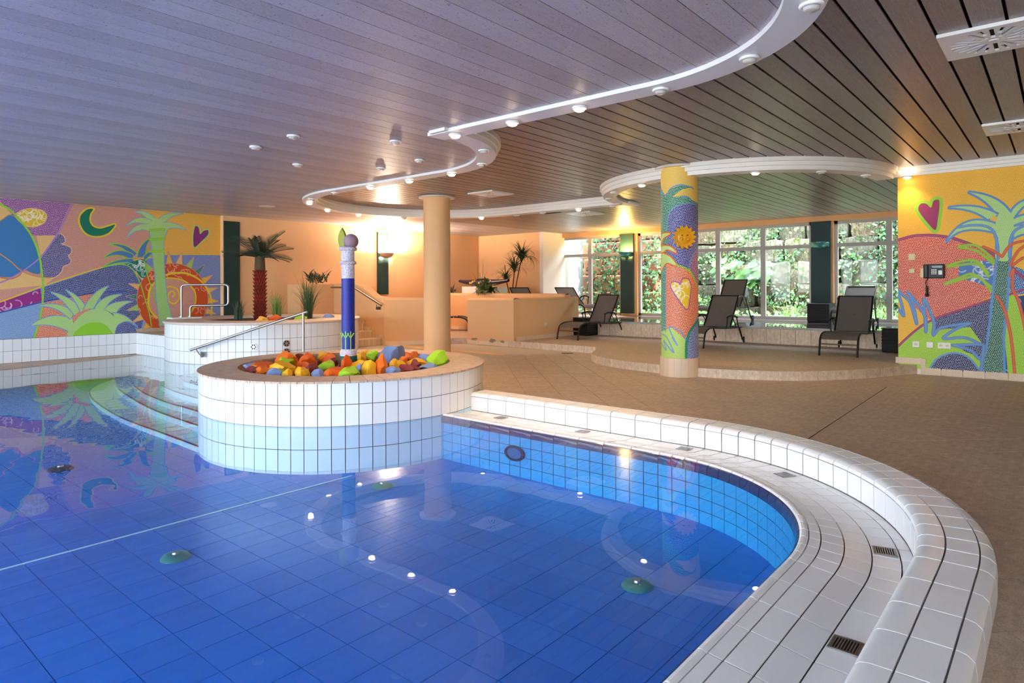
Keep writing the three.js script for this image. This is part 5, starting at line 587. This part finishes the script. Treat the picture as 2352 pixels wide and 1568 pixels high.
// ───────── loungers and side tables ─────────
function makeLounger(label, recline) {
  const t = thing('sun_lounger', label, 'lounger', [0, 0, 0], 0, 'sling loungers round the pool'), W = 0.56, hx = W / 2, sheet = (pts, w, th) => { const q = []; for (let i = 0; i + 1 < pts.length; i++) { const [z0, y0] = pts[i], [z1, y1] = pts[i + 1]; q.push([-w / 2, y0, z0], [w / 2, y0, z0], [w / 2, y1, z1], [-w / 2, y1, z1], [-w / 2, y0 - th, z0], [-w / 2, y1 - th, z1], [w / 2, y1 - th, z1], [w / 2, y0 - th, z0]); } const u = q.map((p) => [p[0], p[2] + p[1]]); return toCreasedNormals(mergeVertices(quadGeo(q, u), 1e-5), 1); };
  const seat = [[0.9, 0.27], [0.84, 0.32], [0.7, 0.355], [0.5, 0.36], [0.2, 0.34], [-0.05, 0.325], [-0.22, 0.325]], back = recline ? [[-0.2, 0.35], [-0.32, 0.42], [-0.5, 0.55], [-0.74, 0.74], [-0.79, 0.78]] : [[-0.2, 0.35], [-0.28, 0.46], [-0.4, 0.64], [-0.56, 0.9], [-0.59, 0.95]], top = back[4];
  part('seat', t, sheet(seat, W - 0.03, 0.006), M.sling); part('backrest', t, sheet(back, W - 0.03, 0.006), M.sling);
  for (const s of [-1, 1]) {
    part('side_rail', t, tube([[s * hx, 0.36, 0.52], [s * hx, 0.335, 0.15], [s * hx, 0.32, -0.25], [s * hx, 0.315, -0.72]], 0.016, 20, 8), M.black);
    part('front_leg', t, tube([[s * hx, 0.362, 0.55], [s * hx, 0.352, 0.72], [s * hx, 0.29, 0.87], [s * hx, 0.15, 0.93], [s * hx, 0.0, 0.965]], 0.017, 20, 8), M.black);
    part('back_rail', t, tube(back.map(([z, y]) => [s * hx * 0.98, y, z]), 0.016, 14, 8), M.black);
    part('rear_leg', t, bar([s * hx, 0.32, -0.6], [s * hx, 0.06, -0.76], 0.015), M.black);
    const w = part('wheel', t, cyl(0.062, 0.062, 0.028, 0, 0, 0, 24).rotateZ(Math.PI / 2).translate(s * (hx + 0.03), 0.062, -0.78), M.wicker); part('hub', w, cyl(0.02, 0.02, 0.032, 0, 0, 0, 12).rotateZ(Math.PI / 2).translate(s * (hx + 0.03), 0.062, -0.78), M.steelDark);
    part('armrest', t, tube([[s * (hx + 0.035), 0.53, 0.02], [s * (hx + 0.035), 0.56, -0.1], [s * (hx + 0.035), 0.56, -0.28], [s * (hx + 0.035), 0.52, -0.44]], 0.019, 16, 8), M.black);
    part('arm_post', t, bar([s * (hx + 0.03), 0.53, 0.0], [s * (hx + 0.012), 0.33, 0.0], 0.012), M.black); part('arm_brace', t, bar([s * (hx + 0.03), 0.54, -0.4], [s * (hx + 0.012), 0.32, -0.55], 0.011), M.black); part('arm_brace', t, bar([s * (hx + 0.03), 0.55, -0.22], [s * (hx + 0.012), 0.32, -0.44], 0.009), M.black);
  }
  part('cross_bar', t, bar([-hx, 0.19, 0.915], [hx, 0.19, 0.915], 0.012), std({ color: hex('#6b5b48'), roughness: 0.4, metalness: 0.6 })); part('cross_bar', t, bar([-hx, 0.32, -0.66], [hx, 0.32, -0.66], 0.012), M.black); part('top_bar', t, bar([-hx, top[1], top[0]], [hx, top[1], top[0]], 0.014), M.black); part('prop', t, bar([0, 0.33, -0.62], [0, back[2][1], back[2][0]], 0.01), M.black);
  return t;
}
const upright = makeLounger('brown sling lounger on the terrace in front of the peach wall block', false), low0 = makeLounger('lounger on the window ledge with a bluish backrest beside the pilaster', true);
upright.position.set(-8.1, PL, -12.42); upright.rotation.y = -0.05; low0.position.set(-3.25, LE, -14.7); low0.rotation.y = 0.06;
[[upright, -5.28, PL, -12.35, -0.04, 'brown sling lounger on the terrace just right of the painted column'], [upright, -5.9, LE, -14.5, -0.05, 'brown sling lounger on the window ledge behind the painted column'], [upright, -2.82, PL, -12.36, 0.05, 'brown sling lounger in front of the black box at the yellow wall'], [low0, -12.75, PL, -11.9, 2.2, 'lounger in the alcove seen between column and wall block'], [low0, -10.9, LE, -13.62, 1.08, 'dark lounger whose backrest shows above the alcove wall'], [low0, -9.62, LE, -14.0, 1.08, 'pale lounger reaching from the alcove wall to the first window']].forEach(([src, x, y, z, a, l]) => { const o = src.clone(); o.name = numbered('sun_lounger'); o.position.set(x, y, z); o.rotation.y = a; o.userData = { ...src.userData, label: l }; scene.add(o); });
[[-8.66, PL, -12.9, 'black woven side table behind the lounger by the peach wall block'], [-2.15, PL, -12.85, 'large black woven side table at the edge of the yellow wall'], [-4.1, LE, -15.45, 'black woven side table on the ledge under the green pilaster']].forEach(([x, y, z, l], i) => { const t = thing('side_table', l, 'side table', [x, y, z], 0, 'black woven side tables'), s = 0.46; part('body', t, rbox(s, 0.4, s, 0, 0.2, 0, 0.02), M.wicker); part('top', t, rbox(s + 0.02, 0.02, s + 0.02, 0, 0.41, 0, 0.006), phy({ color: hex('#1c1a18'), roughness: 0.12 })); for (let k = 0; k < 7; k++) part('weave_band', t, rbox(s + 0.012, 0.018, s + 0.012, 0, 0.05 + k * 0.052, 0, 0.02, 1), M.black); });

// ───────── lamps ─────────
const ringGeo = lathe([[0.05, 0], [0.062, -0.002], [0.066, -0.012], [0.06, -0.02], [0.046, -0.022], [0.044, -0.01]], 28), domeGeo = lathe([[0, -0.042], [0.03, -0.041], [0.042, -0.034], [0.045, -0.02]], 24);
function downlight(x, z, y, lit, label, group) {
  const t = thing('ceiling_lamp', label, 'ceiling lamp', [x, y, z], 0, group); part('ring', t, ringGeo, M.lampRing); part('glass', t, domeGeo, lit ? M.lampOn : M.lampOff);
  if (lit) { const s = new THREE.SpotLight(WARM, y > SB + 0.02 ? 0.8 : DOWN_I, 0, 1.05, 0.8, 2); s.name = 'lamp'; s.position.set(0, -0.05, 0); s.target.position.set(0, -2, 0); s.castShadow = true; s.shadow.radius = 2; t.add(s, s.target); }
}
const ordw = ['first', 'second', 'third', 'fourth', 'fifth', 'sixth', 'seventh', 'eighth', 'ninth', 'tenth', 'eleventh', 'twelfth', 'thirteenth', 'fourteenth', 'fifteenth', 'sixteenth'];
[[-4.64, -4.61, 1], [-3.89, -4.61, 1], [-3.14, -4.61, 1], [-2.38, -4.61, 0], [-1.6, -4.36, 0], [-1.04, -3.76, 0], [-0.93, -2.9, 0], [-0.93, -2.0, 0]].forEach(([x, z, l], i) => downlight(x, z, SB, l, (l ? 'lit' : 'unlit') + ' round lamp, ' + ordw[i] + ' from the pointed end of the straight white band', 'lamps in the straight band'));
[[-4.93, -5.35, 0], [-5.5, -5.93, 0], [-6.26, -6.15, 1], [-7.12, -6.15, 1], [-8.01, -6.15, 1], [-8.91, -6.14, 0], [-9.81, -6.3, 0], [-10.3, -6.56, 1], [-11.02, -7.42, 1], [-11.25, -8.33, 1], [-11.02, -9.36, 0], [-9.76, -10.5, 1], [-8.86, -10.63, 0], [-8.17, -10.64, 0], [-7.28, -10.64, 1], [-6.5, -10.64, 0]].forEach(([x, z, l], i) => downlight(x, z, SB, l, (l ? 'lit' : 'unlit') + ' round lamp, ' + ordw[i] + ' along the S-shaped band from its planter end', 'lamps in the S-shaped band'));
[[-6.22, -10.4, 0], [-6.0, -9.7, 0], [-5.55, -9.13, 0], [-4.81, -8.7, 1], [-3.15, -8.79, 1], [-2.46, -9.32, 0], [-2.08, -10.05, 0], [-1.69, -10.72, 1]].forEach(([x, z, l], i) => downlight(x, z, i === 7 ? 2.85 : SB, l, i === 7 ? 'lit round lamp under the cornice at the corner of the yellow wall' : (l ? 'lit' : 'unlit') + ' round lamp, ' + ordw[i] + ' from the left along the half-round band', 'lamps in the half-round band'));
[[-6.04, -3.66, 'nearest of the two'], [-6.82, -3.67, 'leftmost of the six'], [-7.39, -4.54, 'far left of the six'], [-5.44, -4.51, 'right of the six, before the pointed band'], [-6.02, -5.37, 'far right of the six'], [-6.8, -5.39, 'farthest of the six']].forEach(([x, z, l]) => downlight(x, z, LC, 0, 'unlit round ceiling lamp above the rock planter, ' + l, 'six ceiling lamps above the planter'));
solo('ceiling_disc', 'flat white disc on the board ceiling towards the palm', 'ceiling fitting', lathe([[0, -0.004], [0.12, -0.006], [0.15, -0.004], [0.15, 0]], 32), M.lampRing, [-11.64, LC, -6.49]);
function bowlLamp(x, y, z, turn, lit, label, mat, light) {
  const t = thing('wall_lamp', label, 'wall lamp', [x, y, z], turn, 'half-bowl wall lamps');
  const g = lathe([[0.02, -0.13], [0.09, -0.12], [0.16, -0.08], [0.2, -0.02], [0.205, 0.01], [0.198, 0.01], [0.19, -0.02], [0.15, -0.072], [0.085, -0.108], [0.0, -0.118]], 36, -Math.PI / 2, Math.PI).translate(0, 0, 0.07);
  part('bowl', t, g, mat); part('arm', t, cyl(0.045, 0.055, 0.12, 0, 0, 0, 18).rotateX(Math.PI / 2).translate(0, -0.07, 0.04), M.teal); part('back_plate', t, rbox(0.2, 0.16, 0.012, 0, -0.04, 0.006, 0.005), M.teal); part('bowl_back', t, box(0.39, 0.1, 0.006, 0, -0.04, 0.07), mat);
  part('bulb', t, rbox(0.16, 0.02, 0.05, 0, -0.03, 0.13, 0.01), lit ? M.lampOn : M.lampOff);
  if (lit) { const p = new THREE.PointLight(light.c, light.i); p.name = 'lamp'; p.position.set(0, -0.03, 0.13); p.castShadow = true; p.shadow.radius = 3; t.add(p); }
}
bowlLamp(-13.74, 2.2, -11.0, Math.PI / 2, 1, 'brightly lit half-bowl lamp on the far peach wall', std({ color: hex('#c9a892'), roughness: 0.35, metalness: 0.4 }), { c: new THREE.Color().setRGB(1, 0.8, 0.58), i: 28 });
bowlLamp(-9.12, 2.22, ZW + 0.16, 0, 1, 'lit teal half-bowl lamp on the first green pilaster', M.teal, { c: new THREE.Color().setRGB(1, 0.62, 0.18), i: 7 });
bowlLamp(-4.15, 2.25, ZW + 0.16, 0, 0, 'unlit teal half-bowl lamp on the right green pilaster', M.teal);

// ───────── air vents ─────────
function vent(x, y, z, label) {
  const t = thing('air_vent', label, 'vent', [x, y, z], 0, 'square swirl vents in the ceiling'), s = 0.595, sh = new THREE.Shape([[-s / 2, -s / 2], [s / 2, -s / 2], [s / 2, s / 2], [-s / 2, s / 2]].map((p) => new THREE.Vector2(...p)));
  for (let k = 0; k < 24; k++) { const a = k / 24 * 6.2832, w = k % 2 ? 0.012 : 0.013, q = (r, o) => new THREE.Vector2(Math.cos(a) * r - Math.sin(a) * o, Math.sin(a) * r + Math.cos(a) * o), r0 = k % 2 ? 0.15 : 0.07, r1 = 0.25; sh.holes.push(new THREE.Path([q(r0, -w), q(r1, -w), q(r1, w), q(r0, w)])); }
  part('plate', t, new THREE.ExtrudeGeometry(sh, { depth: 0.024, bevelEnabled: false }).rotateX(Math.PI / 2), M.lampRing); part('duct', t, box(0.53, 0.006, 0.53, 0, -0.006, 0), M.dark); part('hub', t, cyl(0.03, 0.03, 0.006, 0, -0.026, 0, 20), M.lampRing);
}
vent(-0.355, UC, -5.54, 'square swirl vent nearest to the camera at the top right'); vent(-0.355, UC, -8.76, 'second square swirl vent from the camera near the yellow wall'); vent(-7.89, UC, -8.74, 'square swirl vent in the raised ceiling beside the plain column'); vent(-7.75, LC, -11.6, 'square swirl vent in the low ceiling before the garden windows');
solo('slot_vent', 'long dark slot vent beside the S-shaped band', 'vent', [box(0.5, 0.01, 0.06), box(0.46, 0.014, 0.02)], M.steelDark, [-8.3, LC - 0.006, -11.1]);

// ───────── phone, sockets ─────────
{
  const z = ZR + 0.004, t = thing('wall_phone', 'black wall telephone with white keypad on the yellow wall', 'telephone', [-1.385, 1.49, z]);
  part('body', t, rbox(0.25, 0.2, 0.05, 0, 0, 0.026, 0.012), M.black); part('cradle', t, rbox(0.055, 0.19, 0.03, -0.09, 0, 0.055, 0.012), M.black); part('display', t, box(0.12, 0.03, 0.002, 0.04, 0.062, 0.052), std({ color: hex('#2a2f2c'), roughness: 0.2 }));
  for (let i = 0; i < 4; i++) for (let j = 0; j < 3; j++) part('key', t, rbox(0.018, 0.013, 0.006, -0.02 + j * 0.023, 0.022 - i * 0.02, 0.053, 0.002, 1), M.plastic); part('label_card', t, box(0.045, 0.06, 0.003, 0.078, -0.02, 0.0525), M.plastic); part('cord', t, tube([[-0.07, -0.1, 0.03], [-0.1, -0.16, 0.03], [-0.085, -0.22, 0.025]], 0.006, 16, 6), M.black); part('handset', t, rbox(0.03, 0.13, 0.035, -0.085, -0.27, 0.03, 0.014), M.black); part('mouthpiece', t, new THREE.SphereGeometry(0.024, 14, 10).translate(-0.085, -0.335, 0.03), M.black); part('back_board', t, box(0.04, 0.13, 0.012, -0.145, -0.02, 0.006), M.cream);
  const plate = (x, y, w, h, l, m, kind) => { const s = thing(kind ? 'wall_socket' : 'wall_switch', l, kind ? 'socket' : 'switch', [x, y, z]); part('plate', s, rbox(w, h, 0.012, 0, 0, 0.006, 0.006), m); if (kind) { for (let k = 0; k < kind; k++) { const cx = (k - (kind - 1) / 2) * 0.075; part('well', s, cyl(0.022, 0.022, 0.004, 0, 0, 0, 20).rotateX(Math.PI / 2).translate(cx, 0, 0.012), M.cream); for (const q of [-0.009, 0.009]) part('hole', s, cyl(0.0035, 0.0035, 0.003, 0, 0, 0, 8).rotateX(Math.PI / 2).translate(cx + q, 0, 0.0145), M.dark); } } else part('rocker', s, rbox(w * 0.6, h * 0.6, 0.008, 0, 0, 0.012, 0.003), m); };
  plate(-1.655, 1.7, 0.085, 0.09, 'cream square switch above the other left of the phone', M.cream, 0); plate(-1.655, 1.5, 0.07, 0.06, 'small cream switch directly left of the phone', M.cream, 0);
  plate(-1.61, 0.45, 0.085, 0.085, 'white single socket low on the yellow wall', M.plastic, 1); plate(-1.44, 0.45, 0.08, 0.08, 'white blank switch plate low on the yellow wall', M.plastic, 0); plate(-1.27, 0.45, 0.155, 0.085, 'white double socket low on the yellow wall', M.plastic, 2);
  const s = thing('wall_socket', 'white socket on the side of the peach wall block', 'socket', [-8.838, 0.45, -11.6], Math.PI / 2); part('plate', s, rbox(0.085, 0.085, 0.012, 0, 0, 0.006, 0.006), M.plastic); part('well', s, cyl(0.022, 0.022, 0.004, 0, 0, 0.012, 20).rotateX(Math.PI / 2).translate(0, 0, 0.024), M.cream);
}
// ───────── garden behind the windows ─────────
{
  const gw = structure('garden_wall', 'mossy wall of large rough stones behind the windows', 'stone wall'), cols = ['#6f6a5a', '#857f6c', '#625f50', '#938a72', '#75654f'].map((c) => std({ color: hex(c), roughness: 0.95, map: noiseTex(96, 96, (u, v) => { const k = 0.8 + 0.25 * ring(u, v, 14) + 0.18 * (rnd() - 0.5), m = ring(u, v, 5) > 0.35; return m ? [k * 0.72, k * 0.86, k * 0.5] : [k, k, k * 0.97]; }, true) }));
  const moss = std({ color: hex('#3e4a28'), roughness: 1 }); part('bank', gw, [between(-15, 2.5, -0.5, 5.5, -22, -20.4)], moss);
  let k = 0;
  for (let r = 0; r < 7; r++) { let x = -14.5 + rnd() * 0.6; while (x < 2) { const w = 0.55 + rnd() * 0.95, h = 0.56 + rnd() * 0.08, g0 = mergeVertices(new THREE.BoxGeometry(w, h, 0.8, 5, 4, 3).deleteAttribute('normal').deleteAttribute('uv'), 1e-4), p = g0.attributes.position; for (let i = 0; i < p.count; i++) { const v = V(p.getX(i), p.getY(i), p.getZ(i)), q = n3(v.x * 2.2 + k * 9, v.y * 2.2, v.z * 2.2) * 0.07, e = Math.max(0, Math.abs(v.x) / (w / 2) - 0.75) + Math.max(0, Math.abs(v.y) / (h / 2) - 0.7); v.multiplyScalar(1 - e * 0.13); v.z += q; v.y += q * 0.5; p.setXYZ(i, v.x, v.y, v.z); } g0.computeVertexNormals();
    const o = part('stone', gw, planarUV(toCreasedNormals(g0, 0.8), 'x', 'y', 1.3), cols[(k++ * 7) % 5]); o.position.set(x + w / 2, 0.1 + r * 0.62 + h / 2, -18.4 - r * 0.24 + (rnd() - 0.5) * 0.16); x += w + 0.03; } }
  structure('garden_ground', 'planted ground strip outside the windows', 'ground', moss, between(-15, 4.5, 0.1, 0.28, -18.6, ZW - 0.15));
  const post = structure('garden_post', 'pale concrete pier outside the first window', 'pier', std({ color: hex('#8f938f'), roughness: 0.9 }), between(-12.6, -11.75, 0, 3.6, -17.4, -16.6));
  const brick = structure('garden_block', 'reddish sandstone block wall behind the first window', 'stone wall'), rs = ['#a8694a', '#b87a58', '#8c5540'].map((c) => std({ color: hex(c), roughness: 0.95 })); let q = 0; for (let r = 0; r < 6; r++) for (let i = 0; i < 4; i++) part('stone', brick, rbox(0.72, 0.5, 0.5, -12.0 + i * 0.75 + (r % 2) * 0.3, 0.35 + r * 0.53, -18.0 - r * 0.05, 0.05, 2), rs[q++ % 3]);
  // ivy and shrubs: leaves beyond counting
  const leaf = (() => { const s = new THREE.Shape(); s.moveTo(0, 0); s.quadraticCurveTo(0.5, 0.25, 0.42, 0.62); s.quadraticCurveTo(0.2, 0.75, 0, 1); s.quadraticCurveTo(-0.2, 0.75, -0.42, 0.62); s.quadraticCurveTo(-0.5, 0.25, 0, 0); return new THREE.ShapeGeometry(s, 3); })();
  const greens = ['#3a6a2c', '#55883a', '#2a5030', '#6f9c48', '#46774a'];
  const ivy = (name, label, n, size, place, pick) => { const m = new THREE.InstancedMesh(leaf, phy({ color: 0xffffff, roughness: 0.85, transmission: 0.3, thickness: 0 }), n), o = new THREE.Object3D(); for (let i = 0; i < n; i++) { const [x, y, z] = place(i); o.position.set(x, y, z); o.rotation.set(-0.4 - rnd() * 1.0, rnd() * 6.28, rnd() * 6.28); const s = size * (0.6 + rnd() * 0.8); o.scale.set(s, s, s); o.updateMatrix(); m.setMatrixAt(i, o.matrix); m.setColorAt(i, hex(greens[pick(i)]).multiplyScalar(0.75 + rnd() * 0.5)); } m.name = numbered(name); m.userData.kind = 'stuff'; shadows(m); scene.add(m); return tag(m, label, 'foliage'); };
  const face = (y) => -17.95 - y * 0.38;
  ivy('ivy', 'ivy and moss hanging over the garden stones', 15000, 0.085, () => { let x, y; do { x = -14 + rnd() * 15.5; y = 0.2 + rnd() * 4.3; } while (n2(x * 0.75, y * 0.9) + 0.35 * n2(x * 2.3, y * 2.3 + 5) < 0.12 && rnd() < 0.93); return [x, y, face(y) + rnd() * 0.24]; }, () => (rnd() * 5) | 0);
  ivy('ivy', 'dark ivy growing at the right end of the garden wall', 5000, 0.09, () => { const x = -3.4 + rnd() * 2.6 + (rnd() - 0.5), y = 0.3 + rnd() * 4; return [x, y, face(y) + 0.1 + rnd() * 0.3]; }, () => [2, 0, 2][(rnd() * 3) | 0]);
  ivy('ground_cover', 'low bright ground cover outside the windows', 4500, 0.09, () => [-14 + rnd() * 16, 0.25 + rnd() * 0.35, -16.3 - rnd() * 1.9], () => [1, 3, 4, 0][(rnd() * 4) | 0]);
  ivy('garden_shrub', 'ivy shrub covering the red blocks behind the first window', 3000, 0.09, () => { const x = -11.6 + rnd() * 2.6, y = 0.3 + rnd() * 3.2; return [x, y, -17.5 + rnd() * 0.35 - Math.abs(n2(x * 2, y * 2)) * 0.4]; }, () => [2, 0, 4][(rnd() * 3) | 0]);
  const t = thing('broadleaf_plant', 'bright broad leaved plant on the garden stones behind the wide window', 'plant', [-6.7, 1.6, -17.75]), lm = ['#3c7028', '#4e8232', '#30602a'].map((c) => leafMat(c, 0.35)); for (let i = 0; i < 70; i++) { const g = leaf.clone(); g.scale(0.3, 0.3, 0.3); const o = part('leaf', t, g, lm[i % 3]); o.position.set((rnd() - 0.5) * 1.5, (rnd() - 0.4) * 0.55, rnd() * 0.45); o.rotation.set(-0.5 - rnd() * 0.7, (rnd() - 0.5) * 1.2, rnd() * 6.28); } part('stem', t, [bar([0, -0.7, 0], [0.1, 0.1, 0.1], 0.02), bar([0, -0.4, 0], [-0.4, 0.1, 0.15], 0.015)], M.soil);
  const tuft = (x, y, z, n, l) => { const o = thing('grass_tuft', l, 'grass', [x, y - 0.08, z]), g = []; for (let i = 0; i < n; i++) g.push(bladeGeo(0.4 + rnd() * 0.5, 0.012, 0.8 + rnd() * 1.4, 5).rotateY(rnd() * 6.28).translate((rnd() - 0.5) * 0.5, 0, (rnd() - 0.5) * 0.3)); part('blades', o, g, leafMat('#86b060', 0.35)).userData.kind = 'stuff'; };
  tuft(-5.4, 0.35, -17.35, 120, 'long grass tuft on the stones right of the broad leaves'); tuft(-3.2, 0.35, -17.3, 110, 'long grass tuft behind the rightmost window'); tuft(-7.9, 0.35, -17.3, 90, 'grass tuft below the broad leaves in the garden');
  structure('garden_terrace', 'pale stone terrace outside the windows behind the pool', 'ground', std({ color: hex('#d2cdc2'), roughness: 0.9 }), between(-30, 20, -0.2, 0, 5.5, 30));
}
renderer.render(scene, camera);
